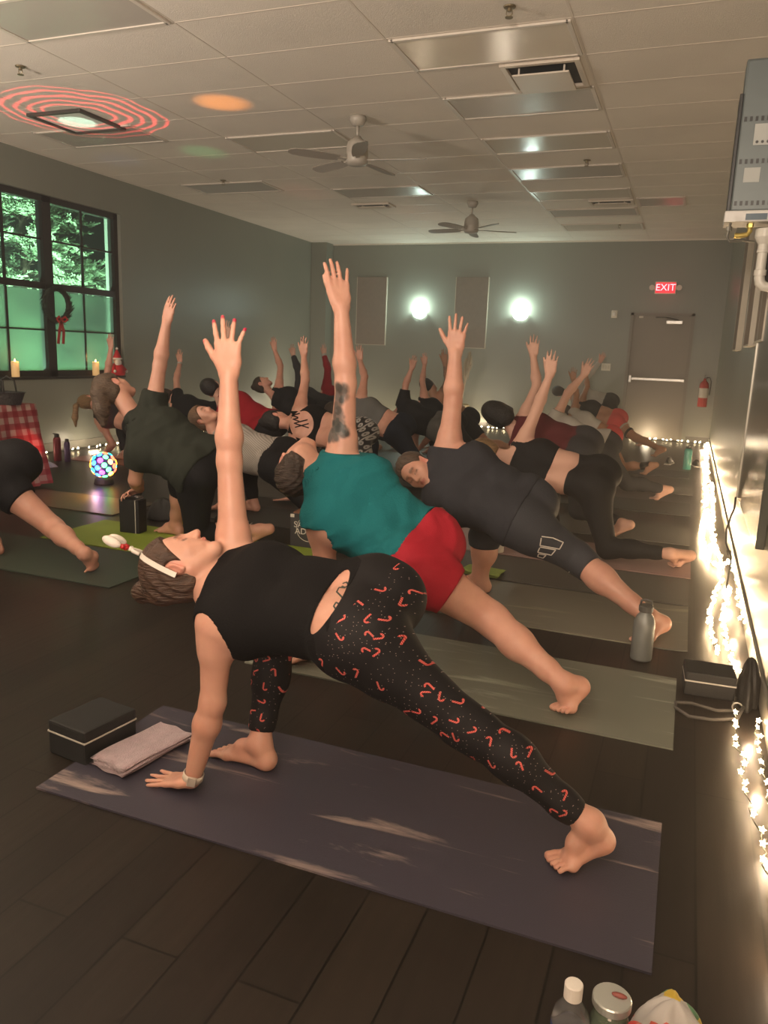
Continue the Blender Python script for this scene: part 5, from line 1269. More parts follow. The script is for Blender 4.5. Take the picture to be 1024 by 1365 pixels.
# =========================== the woman in front
def p1cuts(L): 
    a, c = atY(466, 748, 1.83), atY(414, 842, 1.70); ctr = atY(446, 790, 1.72); ln = (c-a).normalized(); n_ = (EYE-ctr); n_ = orth(ln, n_); return [('ell', ctr+n_*-.06, (ln, n_, ln.cross(n_)), (.112, .16, .023))]
def p1paint(L, dab):
    for tp, n_, r in L['tipsU']: dab(V(tp)+V((0, -.001, -.002)), .0095, (.40, .01, .05), 1.0)
def p1hair(L):
    q = atY(196, 785, 1.86); c0 = L['HP'](0, -.09, .05)
    return [dict(prims=[cone(L['HP'](0, -.06, .045), c0, .065, .045, .03, 'hair'), cone(c0, q, .032, .030, .02, 'hair')], k=.02), dict(prims=[ell(q+V((-.012, 0, -.012)), ((1, 0, .4), (0, 1, 0), (-.4, 0, 1)), (.040, .032, .034), .02, 'hair'), cone(q, q+V((.02, 0, -.03)), .02, .012, .01, 'hair'), cone(q, q+V((-.045, 0, .0)), .016, .006, .01, 'hair')], k=.012)]
P1 = person('woman in black tank and candy-cane print leggings twisting nearest the camera, white headband', 1.85,
    dict(hip=(488, 822, .02), sho=(300, 785), SU=(313, 748, .10), SD=(290, 838, -.10), EU=(306, 615, .12), WU=(305, 497, .13), dU=atY(301, 420, 2.0)-atY(305, 497, 1.98),
         ED=(284, 935, -.10), WD=('f', 256, 1040, .045), dD=(-1, .05, -.25), head=(243, 752, -.02),
         AF=('f', 346, 992, .085), KF=(366, 846, .22), dirF=(-1, .12, 0), AB=('f', 786, 1098, .14), KB=(618, 965, -.02),
         footB=(('f', 803, 1121, .088), V((-.165, 1.850, .026)), V((-.213, 1.822, .018))), bigF=-1, bigB=1, axh=(.05, .9, .35)),
    sc=.97, skin='pink', h=.0042, hairstyle='x', hairc=('auburn_brown', (.055, .026, .014)), hair=p1hair, fanU=(-9, -2, 10, 26), thumbU=38, curlU=4, spreadU=(-1, -.25, 0), palmU=(0, 1, 0),
    headuf=((-.87, -.25, .10), (.16, .30, .93)), paint=p1paint,
    garments=[dict(k='tank', m=blackc, off=.006, hem=.93, neck=.035, cuts=p1cuts, armr=.085, wrinkle=.002, h=.005, name='tank_top'),
              dict(k='leggings', m=CANE, off=.005, waist=.70, len=1.90, lenF=1.88, cuts=p1cuts, h=.005, wrinkle=.001)])
r_ = P1['root']; J1 = P1['J']
ink = mat('tattoo_ink', (.035, .05, .04), .6)
for path in ([(457, 778), (462, 776), (465, 780), (460, 783), (455, 781)], [(461, 784), (452, 783), (449, 789), (455, 795), (459, 800), (454, 806), (448, 803), (445, 808), (449, 814), (444, 818)]):
    bm = drawn(r_, 'body', path, .0045, ink, 'tattoo')
    if bm: obj('tattoo', bm, ink, r_)
# headband and its ornaments
wp = mat('white_headband_plastic', (.80, .72, .64), .5)
l_, f_, u_ = P1['hax']; HPf = P1['HP']; o_ = r_.location
c_ = HPf(0, -.022, .008); uu_ = (u_*.96+f_*.26).normalized(); w_ = l_.cross(uu_).normalized()
bm = B(); prev = None
for i in range(41):
    a = math.radians(-12+204*i/40); d = l_*math.cos(a)*.094 + uu_*math.sin(a)*.118; n_ = d.normalized(); p = c_+d-o_
    row = [bm.verts.new(p+w_*.0075+n_*.0015), bm.verts.new(p-w_*.0075+n_*.0015), bm.verts.new(p-w_*.0075-n_*.0015), bm.verts.new(p+w_*.0075-n_*.0015)]
    if prev:
        for k in range(4): bm.faces.new((prev[k], prev[(k+1) % 4], row[(k+1) % 4], row[k]))
    else: bm.faces.new(row)
    prev = row
bm.faces.new(prev[::-1]); hb = obj('headband', bm, wp, r_)
base = c_+uu_*.118-o_
for s, (du, ang) in enumerate(((.085, .35), (.075, -.5))):
    q = base + uu_*.02 + l_*(.02 if s else -.03)
    tip = base + (uu_*math.cos(ang*.4)+l_*math.sin(ang)).normalized()*(du+.02)
    bm = B(); tube(bm, [base+l_*(.02 if s else -.03), q, base.lerp(tip, .45)], .006, 8); sphere(bm, tip, .024, 18, 12, (1.25, .55, .62), Matrix((uu_, l_, uu_.cross(l_))).transposed()); obj('ornament', bm, wp, hb, smooth=True)
bm = B(); sphere(bm, base+uu_*.048-l_*.02, .010, 10, 8, (1, 1.3, 1)); sphere(bm, base+uu_*.052-l_*.035, .008, 10, 8); obj('ornament_bow', bm, mat('red_satin_ribbon', (.42, .02, .02), .4), hb, smooth=True)
# watch
w0 = J1['WD'].lerp(J1['ED'], .06)-o_; ad = (J1['ED']-J1['WD']).normalized(); x_, y_ = frame_of(ad)
bm = B(); R3 = Matrix((x_, y_, ad)).transposed(); lathe(bm, [(.0285, -.011), (.0305, -.010), (.0305, .010), (.0285, .011)], w0, 24, R3); wb = obj('watch_band', bm, mat('white_watch_band', (.72, .62, .52), .5), r_, smooth=True)
bm = B(); d_ = orth(ad, EYE-J1['WD']); box(bm, w0+d_*.031, (.03, .026, .008), Matrix((ad, ad.cross(d_), d_)).transposed(), bev=.003); obj('watch_case', bm, mat('pale_watch_case', (.6, .52, .44), .3, .4), wb)
# =========================== man in teal
teal = cloth('teal', (.008, .130, .145), .85, .3, bscale=120)
redsh = cloth('red_shorts', (.36, .014, .028), .7, .2)
def p2paint(L, dab):
    rnd = random.Random(5); S_, E_ = L['SU'], L['EU']
    for k in range(420):
        x, y = rnd.uniform(432, 476), rnd.uniform(514, 586)
        if ((x-462)/10)**2 + ((y-550)/19)**2 < 1 or (x > 450 and y > 578): continue
        dab(atY(x, y, 2.955), rnd.uniform(.014, .03), rnd.choice(((.02, .025, .022), (.04, .045, .04), (.10, .085, .075))), rnd.uniform(.7, 1.0))
    for x, y, r in ((457, 556, .008), (468, 558, .008), (461, 544, .007), (461, 535, .009), (466, 545, .005)): dab(atY(x, y, 2.955), r*2, (.10, .06, .05), .75)
    for q in range(14): dab(atY(450+q*1.7, 567+6*math.sin(q/13*PI), 2.955), .010, (.035, .05, .05), .9)
    return
    S_ = S_; ax_ = (E_-S_); vd = orth(ax_, EYE-S_); sd = ax_.normalized().cross(vd)
    for k in range(240):       # dense dark shading of the sleeve tattoo around the portrait
        u_ = rnd.uniform(.02, .80); a = rnd.uniform(-1.7, 1.7); p = S_+ax_*u_ + vd*.045*math.cos(a)+sd*.045*math.sin(a)
        face_ = ((u_-.36)/.27)**2 + ((a-.25)/.52)**2 < 1
        if face_: continue
        g = rnd.choice(((.05, .055, .05), (.10, .10, .09), (.16, .13, .11))); dab(p, rnd.uniform(.010, .022), g, rnd.uniform(.45, .85))
    for u_, a, r in ((.30, .08, .006), (.30, .45, .006), (.44, .25, .006), (.52, .25, .007), (.24, .10, .005), (.24, .42, .005)): dab(S_+ax_*u_+vd*.047*math.cos(a)+sd*.047*math.sin(a), r*1.5, (.10, .06, .05), .8)
P2 = person('man in teal cropped-up tee and red shorts, tattooed raised arm, behind the candy-cane leggings', 2.95,
    dict(hip=(558, 735, .0), sho=(447, 645, .0), SU=(456, 612, .06), SD=(428, 690, -.06), EU=(461, 512, .06), WU=(455, 410, .06), dU=atY(446, 350, 3.0)-atY(455, 410, 3.0),
         ED=(436, 775, -.05), WD=('f', 420, 868, .045), dD=(-.5, -.8, -.2), head=(398, 622, .05), AF=('f', 478, 850, .085), KF=(490, 752, .12), AB=('f', 752, 912, .12), KB=(655, 825, -.02),
         footB=(('f', 773, 916, .10), V((-.300, 2.765, .026)), V((-.335, 2.722, .018))), bigF=-1, bigB=1, axh=(.05, .85, .45)),
    sc=1.04, male=True, skin='pink', h=.0055, hairstyle='short', hairc=('dark_brown', (.035, .020, .013)), fanU=(-3, 0, 1, 16), thumbU=12, curlU=8, spreadU=(-.75, -.65, 0), palmU=(-.7, .7, 0),
    headuf=((-.42, .0, -.90), (-.45, .88, .0)), paint=p2paint,
    garments=[dict(k='tee', m=teal, off=.014, hem=.94, neck=.02, sleeve=.10, wrinkle=.006, h=.006, hemtilt=(0, 0, .25)),
              dict(k='shorts', m=redsh, off=.013, waist=.86, len=.52, wrinkle=.005, h=.006)])
# =========================== man in navy
navy = cloth('navy', (.030, .031, .038), .8)
capn = cloth('charcoal_capri', (.040, .042, .050), .6)
P3 = person("man in navy tee and charcoal capri tights with a white outline badge on the thigh", 3.95,
    dict(hip=(697, 682, .0), sho=(592, 632, .0), SU=(598, 600, .06), SD=(586, 668, -.06), EU=(604, 535, .08), WU=(607, 470, .08), dU=atY(611, 415, 4.0)-atY(607, 470, 4.0),
         ED=(598, 725, -.05), WD=('f', 600, 795, .045), head=(556, 628, -.05), AF=('f', 640, 770, .085), KF=(645, 715, .14), AB=('f', 864, 822, .12), KB=(768, 742, -.02),
         footB=(('f', 884, 832, .08), ('f', 862, 850, .026), ('f', 846, 856, .018)), bigF=-1, bigB=1),
    sc=1.04, male=True, skin='pink', h=.007, hairstyle='buzz', hairc=('short_brown', (.07, .045, .03)), fanU=(-8, -1, 6, 15), thumbU=42, spreadU=(-1, -.2, 0), palmU=(0, 1, 0),
    headuf=((-.80, -.15, .35), (.30, -.62, -.25)), bulk=1.08,
    garments=[dict(k='tee', m=navy, off=.016, hem=1.0, neck=.02, sleeve=.06, wrinkle=.004, h=.008), dict(k='capri', m=capn, off=.008, waist=.8, len=1.22, h=.008)])
wl = mat('badge_white', (.70, .64, .56), .6)
for quadp in ([(722, 715), (737, 717), (751, 723), (746, 732), (720, 727), (722, 715)], [(720, 729), (741, 733), (735, 740), (717, 736), (720, 729)], [(718, 738), (728, 740), (724, 744), (717, 742), (718, 738)], [(757, 765), (760, 761)]):
    bm = drawn(P3['root'], 'leggings', quadp, .005, wl, 'badge', .0015)
    if bm: obj('badge_outline', bm, wl, P3['root'])
# =========================== the rest of the class
darkgreen = cloth('dark_olive', (.026, .030, .024), .85); nyc = cloth('near_black', (.010, .010, .012), .7); whitec = cloth('off_white', (.46, .44, .40), .85); maroon = cloth('maroon', (.10, .018, .022), .85)
greyc = cloth('mid_grey', (.13, .13, .125), .85); dkgrey = cloth('dark_grey', (.035, .036, .040), .85); coral = cloth('coral', (.60, .06, .06), .7); redc = cloth('red', (.30, .012, .022), .8); navyp = cloth('navy_pants', (.012, .016, .026), .8)
# white top with thin stripes
m, nt, b = newmat('cloth_pale_stripes'); tc = nt.nodes.new('ShaderNodeTexCoord'); sx = nt.nodes.new('ShaderNodeSeparateXYZ'); nt.links.new(tc.outputs['Object'], sx.inputs[0])
k_ = nmath(nt, 'LESS_THAN', nmath(nt, 'FRACT', nmath(nt, 'MULTIPLY', nmath(nt, 'ADD', sx.outputs['Z'], nmath(nt, 'MULTIPLY', sx.outputs['X'], .6)), 70)), .4)
mx = nt.nodes.new('ShaderNodeMixRGB'); mx.inputs[1].default_value = (.40, .36, .32, 1); mx.inputs[2].default_value = (.22, .20, .18, 1); nt.links.new(k_, mx.inputs[0]); nt.links.new(mx.outputs[0], b.inputs['Base Color']); b.inputs['Roughness'].default_value = .85
stripec = m
# patterned nordic leggings
m, nt, b = newmat('cloth_nordic_print'); tc = nt.nodes.new('ShaderNodeTexCoord'); sx = nt.nodes.new('ShaderNodeSeparateXYZ'); nt.links.new(tc.outputs['Object'], sx.inputs[0])
u_ = nmath(nt, 'ADD', nmath(nt, 'MULTIPLY', sx.outputs['X'], .7), nmath(nt, 'MULTIPLY', sx.outputs['Z'], -.7)); v_ = nmath(nt, 'ADD', nmath(nt, 'MULTIPLY', sx.outputs['X'], .7), nmath(nt, 'MULTIPLY', sx.outputs['Z'], .7))
bl_ = nmath(nt, 'LESS_THAN', nmath(nt, 'FRACT', nmath(nt, 'MULTIPLY', u_, 11)), .1)
fu, fv = nmath(nt, 'SUBTRACT', nmath(nt, 'FRACT', nmath(nt, 'MULTIPLY', u_, 22)), .5), nmath(nt, 'SUBTRACT', nmath(nt, 'FRACT', nmath(nt, 'MULTIPLY', v_, 20)), .5)
rd = nmath(nt, 'SQRT', nmath(nt, 'ADD', nmath(nt, 'MULTIPLY', fu, fu), nmath(nt, 'MULTIPLY', fv, fv))); fl = nmath(nt, 'MULTIPLY', nmath(nt, 'LESS_THAN', rd, .34), nmath(nt, 'GREATER_THAN', rd, .10))
kk = nmath(nt, 'MAXIMUM', bl_, fl); mx = nt.nodes.new('ShaderNodeMixRGB'); mx.inputs[1].default_value = (.012, .012, .014, 1); mx.inputs[2].default_value = (.32, .31, .29, 1); nt.links.new(kk, mx.inputs[0]); nt.links.new(mx.outputs[0], b.inputs['Base Color'])
nordic = m
YG = 'people in the twisting lunge'
def brace(P, a, b_, u0, u1, r, m, name, label=None):
    J_ = P['J']; A_, B_ = J_[a], J_[b_]; p = A_.lerp(B_, (u0+u1)/2)-P['root'].location; L_ = (B_-A_).length*(u1-u0); ad = (B_-A_).normalized(); x_, y_ = frame_of(ad)
    bm = B(); lathe(bm, [(r*.9, -L_/2), (r, -L_/2), (r, L_/2), (r*.9, L_/2)], p, 20, Matrix((x_, y_, ad)).transposed()); return obj(name, bm, m, P['root'], smooth=False)
P4 = person('woman in black leggings and black sports bra on the dusty pink mat', 5.3,
    dict(hip=(795, 640, .0), sho=(692, 602), SU=(697, 590, .05), SD=(688, 640, -.05), EU=(716, 545, .08), WU=(733, 500, .08), dU=atY(738, 458, 5.4)-atY(733, 500, 5.4), head=(650, 603, .03),
         WD=('f', 672, 712, .045), AF=('f', 740, 705, .085), AB=('f', 893, 738, .12), footB=(('f', 921, 741, .09), ('f', 903, 752, .026), ('f', 890, 755, .018))),
    sc=1.0, skin='pale', h=.009, hairstyle='pony', hairc=('dark_blonde', (.22, .13, .06)), fanU=(-6, -1, 4, 10), thumbU=25,
    garments=[dict(k='bra', m=nyc, off=.007, hem=.42, name='sports_bra'), dict(k='leggings', m=nyc, off=.007, waist=.62, len=1.90)])
P5 = person('person with a black bob in a maroon top behind the woman in black leggings', 6.3,
    dict(hip=(775, 598), sho=(700, 575), SU=(699, 556, .05), WU=(711, 474, .1), dU=(0, 0, 1), poleU=(.5, .2, 0), head=(662, 552, .0), AB=('f', 829, 698, .12)), sc=1.04, male=False, skin='pale', h=.010, hairstyle='bob', hairc=('black', (.010, .009, .009)), headuf=((-.8, 0, .35), (.5, .7, -.5)),
    garments=[dict(k='tank', m=maroon, off=.012, hem=1.0, neck=.06), dict(k='pants', m=dkgrey, off=.012)])
P6 = person('person in a loose off-white tee and dark grey leggings beside the maroon top', 7.5,
    dict(hip=(805, 598), sho=(742, 575), SU=(740, 560, .05), EU=(757, 524, .05), WU=(778, 500, .05), dU=(.4, 0, .9), head=(716, 566, .03), AB=('f', 885, 652, .12)), sc=1.0, skin='pale', h=.010, hairstyle='short', hairc=('light_brown', (.14, .08, .045)),
    garments=[dict(k='tee', m=whitec, off=.020, hem=1.0, sleeve=.35), dict(k='leggings', m=dkgrey, off=.010)])
P7 = person('tan person in a short white top and coral shorts with a dark ankle brace', 10.0,
    dict(hip=(812, 584), sho=(772, 562), SU=(766, 550, .0), WU=(764, 506, .0), dU=(0, 0, 1), head=(742, 560, .05), AB=('f', 868, 620, .13)), sc=.98, skin='tan', h=.011, hairstyle='bun', hairc=('dark_brown', (.035, .020, .013)),
    garments=[dict(k='tee', m=whitec, off=.012, hem=.62, sleeve=.12), dict(k='shorts', m=coral, off=.012, waist=.82, len=.42)])
brace(P7, 'KB', 'AB', .68, .98, .044, blackc, 'ankle_brace')
P8 = person('person in a black sports bra and red shorts with white trim and a thigh band', 12.0,
    dict(hip=(822, 560), sho=(784, 546), SU=(775, 535, .0), WU=(781, 497, .0), dU=(0, 0, 1), head=(757, 548, .05), AB=('f', 880, 598, .13)), sc=.98, skin='tan', h=.011, hairstyle='bun', hairc=('dark_brown', (.035, .020, .013)),
    garments=[dict(k='bra', m=nyc, off=.009, hem=.45, name='sports_bra'), dict(k='shorts', m=coral, off=.012, waist=.80, len=.40)])
brace(P8, 'HB', 'KB', .62, .70, .082, blackc, 'thigh_band'); brace(P8, 'HB', 'KB', .38, .43, .105, whitec, 'shorts_trim')
P9 = person('person in a white long-sleeved top and black leggings, farthest right by the door', 13.0,
    dict(hip=(812, 538), sho=(772, 528), SU=(768, 518, .0), EU=(785, 500), WU=(800, 482, .0), dU=(.4, 0, .9), head=(746, 522, .0)), sc=1.0, skin='pink', h=.011, hairstyle='short', hairc=('dark_brown', (.035, .020, .013)),
    garments=[dict(k='long', m=whitec, off=.012, hem=.85), dict(k='leggings', m=nyc, off=.010)])
P10 = person('person in a black tee and light grey shorts in the middle of the back rows', 9.0,
    dict(hip=(585, 568), sho=(540, 552), SU=(538, 536, .0), EU=(541, 512), WU=(549, 491, .0), dU=(.25, 0, .95), head=(513, 556, .05), WD=('f', 556, 604, .05)), sc=1.0, skin='pink', h=.011, hairstyle='short', hairc=('dark_brown', (.035, .020, .013)),
    garments=[dict(k='tee', m=nyc, off=.022, hem=.85, sleeve=.7), dict(k='shorts', m=greyc, off=.018, len=.65)])
P11 = person('person in a grey cropped top and navy pants behind the tattooed raised arm', 7.6,
    dict(hip=(532, 572), sho=(480, 548), SU=(482, 530, .0), WU=(480, 480, .0), dU=(-.1, 0, 1), poleU=(1, 0, 0), head=(448, 548, .05)), sc=1.0, skin='pink', h=.010, hairstyle='short', hairc=('dark_brown', (.035, .020, .013)),
    garments=[dict(k='tank', m=greyc, off=.010, hem=.62, name='crop_top'), dict(k='pants', m=navyp, off=.012, waist=.85)])
P13 = person('woman in a strappy black top and black-and-white nordic print leggings', 5.9,
    dict(hip=(478, 583), sho=(402, 562), SU=(400, 545, .0), WU=(405, 473, .0), dU=(0, 0, 1), head=(368, 560, .0)), sc=.97, skin='pink', h=.009, hairstyle='bun', hairc=('black', (.010, .009, .009)), headuf=((-.85, 0, .2), (.2, .8, .4)),
    garments=[dict(k='bra', m=blackc, off=.007, hem=.42, armr=.11, name='strappy_top', cuts=lambda L: [('ball', L['sho'].lerp(L['hip'], .12)+L['back']*.13, .125)]), dict(k='leggings', m=nordic, off=.008, waist=.80)])
for q_ in range(5):
    x0, y0 = 397+q_*1.5, 551+q_*5.2
    for pth in ([(x0-8, y0+3), (x0+14, y0-3)], [(x0-8, y0-2), (x0+14, y0+5)]):
        bm = drawn(P13['root'], 'body', pth, .010, blackc, 'strap', .003)
        if bm: obj('strap', bm, blackc, P13['root'])
P14 = person('person in a charcoal long-sleeved top in the back rows left of the strappy top', 9.4,
    dict(hip=(445, 545), sho=(402, 532), SU=(400, 518, .0), WU=(391, 474, .0), dU=(-.1, 0, 1), poleU=(1, 0, .0), head=(385, 530, .05)), sc=1.0, skin='pale', h=.011, hairstyle='short', hairc=('light_brown', (.14, .08, .045)),
    garments=[dict(k='long', m=dkgrey, off=.012, hem=1.0), dict(k='leggings', m=nyc, off=.010)])
P15 = person("woman with a dark bun in a black tank, back rows by the left wall", 8.3,
    dict(hip=(428, 552), sho=(377, 530), SU=(372, 517, .0), WU=(366, 466, .0), dU=(-.1, 0, 1), poleU=(1, 0, 0), head=(350, 512, .0)), sc=.95, skin='pink', h=.010, hairstyle='bun', hairc=('dark_brown', (.035, .020, .013)), headuf=((-.85, 0, .35), (.6, .2, .6)),
    garments=[dict(k='tank', m=nyc, off=.010, hem=1.0), dict(k='leggings', m=nyc, off=.010)])
P16 = person('person in a red long-sleeved santa top with white cuffs far at the back', 10.2,
    dict(hip=(478, 545), sho=(438, 530), SU=(436, 515, .0), WU=(432, 473, .0), dU=(0, 0, 1), poleU=(1, 0, 0), head=(414, 528, .05)), sc=1.0, skin='pale', h=.011, hairstyle='short', hairc=('light_brown', (.14, .08, .045)),
    garments=[dict(k='long', m=redc, off=.012, hem=.9), dict(k='leggings', m=dkgrey, off=.010)])
brace(P16, 'EU', 'WU', .84, .98, .045, whitec, 'fluffy_cuff')
P17 = person('person in a deep red top and black pants behind the front woman\'s raised arm', 6.7,
    dict(hip=(358, 570), sho=(309, 542), SU=(306, 524, .0), WU=(303, 450, .0), dU=(0, 0, 1), head=(284, 518, .0)), sc=1.02, skin='pale', h=.010, hairstyle='short', hairc=('black', (.010, .009, .009)),
    garments=[dict(k='tee', m=redc, off=.020, hem=.95, sleeve=.5), dict(k='pants', m=nyc, off=.014)])
P18 = person('person in a black tee with a pale stripe and a wristwatch by the left wall', 8.0,
    dict(hip=(288, 554), sho=(243, 545), SU=(237, 530, .0), WU=(240, 483, .0), dU=(-.05, 0, 1), poleU=(-1, 0, 0), head=(225, 528, .0)), sc=1.0, skin='pink', h=.010, hairstyle='short', hairc=('dark_brown', (.035, .020, .013)),
    garments=[dict(k='tee', m=nyc, off=.016, hem=1.05, sleeve=.35), dict(k='pants', m=nyc, off=.014)])
brace(P18, 'EU', 'WU', .86, .95, .034, whitec, 'wristwatch')
P19 = person('person in a pale striped tee and black pants behind the front woman\'s upper arm', 5.25,
    dict(hip=(374, 613), sho=(305, 590), SU=(302, 574, .0), WU=(301, 478, .0), dU=(0, 0, 1), head=(272, 556, .0)), sc=1.0, skin='pink', h=.010, hairstyle='short', hairc=('light_brown', (.14, .08, .045)), headuf=((-.8, -.2, .3), (.5, -.2, .75)),
    garments=[dict(k='tee', m=stripec, off=.016, hem=.85, sleeve=.4), dict(k='pants', m=nyc, off=.014)])
P20 = person('bare-backed man with a tattooed raised arm and dark shorts far back in the middle', 10.4,
    dict(hip=(622, 560), sho=(588, 542), SU=(590, 526, .0), EU=(597, 506), WU=(593, 484, .0), dU=(-.1, 0, 1), head=(571, 514, .0)), sc=1.03, male=True, skin='tan', h=.011, hairstyle='short', hairc=('black', (.010, .009, .009)),
    garments=[dict(k='shorts', m=nyc, off=.016, len=.7)], paint=lambda L, dab: [dab(L['SU'].lerp(L['WU'], .12*q_)+V((.01*math.sin(q_*2), -.04, 0)), .035, (.08, .08, .07), .7) for q_ in range(1, 8)])
P21 = person('person with a slim bare raised arm in black beside the bare-backed man', 9.7,
    dict(hip=(605, 565), sho=(568, 545), SU=(566, 530, .0), WU=(566, 486, .0), dU=(0, 0, 1), poleU=(-1, 0, 0), head=(545, 548, .06)), sc=.97, skin='pink', h=.011, hairstyle='bun', hairc=('dark_blonde', (.22, .13, .06)),
    garments=[dict(k='tank', m=nyc, off=.010, hem=1.0), dict(k='leggings', m=nyc, off=.010)])
# woman in dark olive tee, hand on the upright block
def pbh(L):
    q = L['HP'](0, -.11, .03); return [dict(prims=[cone(L['HP'](0, -.03, .06), q, .07, .05, .03, 'hair'), cone(q, q+V((.03, -.02, -.10)), .055, .05, .03, 'hair'), cone(q+V((.03, -.02, -.10)), q+V((.04, -.02, -.20)), .05, .02, .03, 'hair')], k=.02)]
PB = person("woman in a dark olive tee with one hand on the upright black block", 4.17,
    dict(hip=(272, 622, .0), sho=(196, 572), SU=(204, 545, .06), SD=(186, 608, -.08), EU=(213, 487, .08), WU=(222, 430, .08), dU=atY(228, 402, 4.2)-atY(222, 430, 4.2), head=(152, 518, .0),
         ED=(180, 640, -.05), WD=V((-3.52, 4.37, .300)), dD=(-.35, -.8, -.12), AF=('f', 234, 698, .085), KF=(240, 640, .12), AB=('f', 346, 706, .11), curlD=30),
    sc=1.03, skin='pink', h=.0075, hairstyle='x', hair=pbh, hairc=('ash_brown', (.085, .055, .035)), headuf=((-.80, -.2, .45), (.25, .9, .2)), bulk=1.12, fanU=(0, 0, 2, 4), thumbU=15,
    garments=[dict(k='tee', m=darkgreen, off=.024, hem=1.08, sleeve=.42, wrinkle=.005, h=.008), dict(k='capri', m=nyc, off=.010, len=1.30)])
PA = person('woman with a long ponytail in a black crop top on the brick red mat', 6.95,
    dict(hip=(186, 563), sho=(140, 545), SU=(139, 528, .05), EU=(144, 493, .05), WU=(148, 464, .05), dU=(-.02, 0, 1), WD=('f', 139, 605, .05), head=(119, 536, -.02)), sc=.97, skin='pink', h=.009, hairstyle='pony', hairc=('dark_blonde', (.22, .13, .06)), headuf=((-.85, 0, .1), (.2, .9, .1)),
    garments=[dict(k='tank', m=nyc, off=.010, hem=.55, name='crop_top'), dict(k='leggings', m=nyc, off=.009, waist=.82)])
brace(PA, 'SU', 'SD', .0, .001, .01, nyc, 'x') if False else None
PL = person('person in black shorts and a white top cut off by the left edge', 3.52,
    dict(hip=(8, 628, .0), sho=(-100, 600), WU=(-95, 470, .05), head=(-150, 590), WD=('f', -110, 735, .045), AF=('f', -8, 722, .085), KF=(-25, 672, .12), AB=('f', 112, 738, .13), KB=(72, 704, 0),
         footB=(('f', 123, 742, .10), V((-3.085, 3.40, .026)), V((-3.080, 3.345, .018)))),
    sc=1.03, skin='pink', h=.008, hairstyle='short', hairc=('dark_brown', (.035, .020, .013)), bulk=1.05,
    garments=[dict(k='tee', m=whitec, off=.014, hem=.88, sleeve=.4), dict(k='shorts', m=nyc, off=.016, len=.45, waist=.84, wrinkle=.003)])
brace(PL, 'KF', 'AF', .93, .97, .040, whitec, 'anklet')
# ================================================================== LIGHTS
warm = (1.0, .70, .45)
for i, y in enumerate((13.2, 11.6, 10.0, 8.6, 7.4, 6.2)): light('fairy_glow_right', 'POINT', (.29, y, .05), 5, warm, .02)
for y in (5.6, 5.0, 4.5, 4.0, 3.7, 2.85, 2.5, 2.15, 1.7, .9, 0.0, -.9): light('fairy_glow_right', 'POINT', (.335, y, .04), 1.3 if y > 3 else 1.5, warm, .008)
for x in (-.6, -2.0, -3.6, -5.0, -6.0): light('fairy_glow_back', 'POINT', (x, 14.0, .10), 7, (1, .80, .55), .06)
for y in (6.2, 7.6, 9.0, 10.8, 12.4): light('fairy_glow_left', 'POINT', (-6.8, y, .10), 4, (1, .80, .58), .06)
# added warm fill light behind the camera, no such lamp in view
a = light('warm_fill', 'AREA', (-.1, -1.9, 1.9), 52, (1.0, .64, .44), 1.0); aim(a, (-1.2, 3.0, .7))
a = light('ceiling_fill', 'AREA', (-.4, -1.9, 1.8), 440, (1.0, .84, .70), .4); a.rotation_euler = (PI*.86, 0, 0)  # unseen fill added to brighten the ceiling, no fixture stands there
a = light('ceiling_fill', 'AREA', (-5.4, .8, 1.7), 300, (1.0, .84, .70), .4); a.rotation_euler = (PI*.86, 0, 0)  # second added fill, for the left side of the ceiling
for p_, e_ in (((-6.5, 12.6, .25), 14), ((-3.4, 13.5, .25), 8), ((-6.6, 4.0, .9), 8)):
    a = light('low_ceiling_fill', 'AREA', p_, e_, (1.0, .85, .68), .25); a.rotation_euler = (PI, 0, 0)  # upward fills added to lift the ceiling, not real fixtures
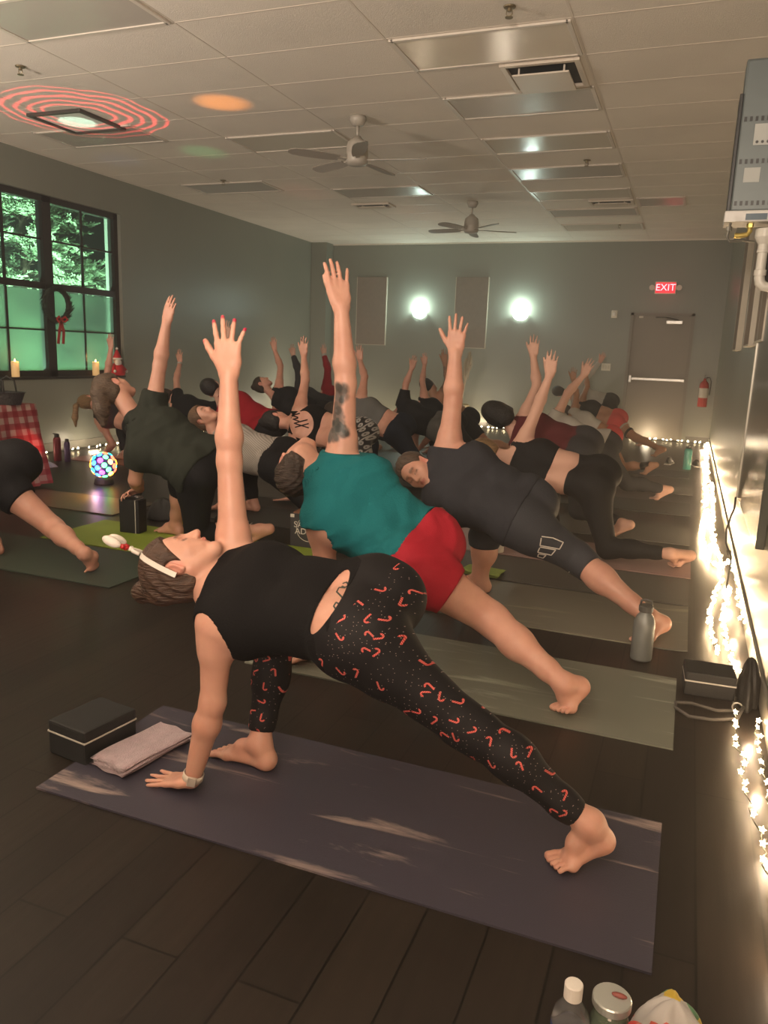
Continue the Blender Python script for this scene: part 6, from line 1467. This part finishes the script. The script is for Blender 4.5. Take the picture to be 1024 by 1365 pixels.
# coloured beams thrown on the ceiling by the ball lamp
def beam(tgt, en, col, size, blend=.6):
    o = light('ball_lamp_beam', 'SPOT', (-4.95, 5.72, .40), en, col, .01); o.data.spot_size = math.radians(size); o.data.spot_blend = blend; aim(o, tgt); return o
beam((-3.96, 6.1, CZ), 420, (1, .30, .03), 10, .9)
beam((-5.1, 7.5, CZ), 90, (.15, 1, .35), 10, 1)
beam((-6.3, 7.6, CZ), 30, (.3, .45, 1), 10, 1)
beam((-5.0, 9.6, CZ), 70, (1, .15, .12), 10, 1)
beam((-3.9, 11.4, CZ), 110, (1, .2, .05), 9, 1)
beam((-5.6, 4.9, CZ), 30, (.8, .2, .9), 10, 1)
beam((-5.62, 6.22, CZ), 420, (.75, 1, .78), 7, .3)  # extra spot added to brighten the hatch plate
def rings():
    o = beam((-5.42, 6.05, CZ), 700, (1, .05, .06), 30, .05)
    l = o.data; l.use_nodes = True; nt = l.node_tree; em = nt.nodes['Emission']
    tc = nt.nodes.new('ShaderNodeTexCoord'); s = nt.nodes.new('ShaderNodeSeparateXYZ'); nt.links.new(tc.outputs['Normal'], s.inputs[0])
    X = nmath(nt, 'DIVIDE', s.outputs['X'], s.outputs['Z']); Y = nmath(nt, 'DIVIDE', s.outputs['Y'], s.outputs['Z'])
    cmb = nt.nodes.new('ShaderNodeCombineXYZ'); nt.links.new(X, cmb.inputs[0]); nt.links.new(Y, cmb.inputs[1])
    nz = nt.nodes.new('ShaderNodeTexNoise'); nz.inputs['Scale'].default_value = 5; nt.links.new(cmb.outputs[0], nz.inputs['Vector'])
    rr = nmath(nt, 'SQRT', nmath(nt, 'ADD', nmath(nt, 'MULTIPLY', X, X), nmath(nt, 'MULTIPLY', Y, Y)))
    rr = nmath(nt, 'ADD', rr, nmath(nt, 'MULTIPLY', nmath(nt, 'SUBTRACT', nz.outputs['Fac'], .5), .10))
    w_ = nmath(nt, 'FRACT', nmath(nt, 'MULTIPLY', rr, 26)); d = nmath(nt, 'ABSOLUTE', nmath(nt, 'SUBTRACT', w_, .5))
    line = nmath(nt, 'SUBTRACT', 1.0, nmath(nt, 'MULTIPLY', d, 3.6), True)
    gate = nmath(nt, 'MULTIPLY', nmath(nt, 'GREATER_THAN', rr, .09), nmath(nt, 'LESS_THAN', rr, .25))
    nt.links.new(nmath(nt, 'MULTIPLY', line, gate), em.inputs['Strength'])
rings()
# the ball lamp's pool of red / magenta on the plaid cloth, amber on the floor
o = light('ball_lamp_beam', 'SPOT', (-4.95, 5.45, .22), 16, (1, .03, .04), .02); o.data.spot_size = math.radians(30); o.data.spot_blend = .7; aim(o, (-5.40, 5.15, .42))
light('ball_lamp_glow', 'POINT', (-4.95, 5.52, .12), 1.3, (1, .45, .5), .03)
o = light('ball_lamp_beam', 'SPOT', (-4.95, 5.5, .24), 10, (1, .45, .03), .02); o.data.spot_size = math.radians(45); o.data.spot_blend = .9; aim(o, (-4.8, 5.0, 0))
# thin haze through the scene, standing in for lens glare from the fairy lights
nt = SC.world.node_tree; vs_ = nt.nodes.new('ShaderNodeVolumeScatter'); vs_.inputs['Density'].default_value = .017; vs_.inputs['Anisotropy'].default_value = .55; vs_.inputs['Color'].default_value = (1, .96, .92, 1)
nt.links.new(vs_.outputs[0], nt.nodes['World Output'].inputs['Volume'])
# green flood lamp outside on the trees
a = light('garden_flood', 'AREA', (-8.0, 6.4, .5), 800, (.55, 1.0, .72), .3); aim(a, (-9.8, 9.2, 2.4))
a = light('garden_flood', 'AREA', (-8.4, 10.4, .3), 220, (.55, 1.0, .72), .3); aim(a, (-9.6, 9.2, 2.6))
SC.view_settings.view_transform = 'Standard'; SC.view_settings.look = 'None'; SC.view_settings.gamma = 1.0; SC.view_settings.exposure = 0.0; SC.view_settings.use_curve_mapping = False
SC.cycles.use_denoising = True
SC.cycles.max_bounces = 6; SC.cycles.diffuse_bounces = 4; SC.cycles.transmission_bounces = 6; SC.cycles.transparent_max_bounces = 6
SC.cycles.sample_clamp_indirect = 4.0
SC.cycles.caustics_reflective = False; SC.cycles.caustics_refractive = False
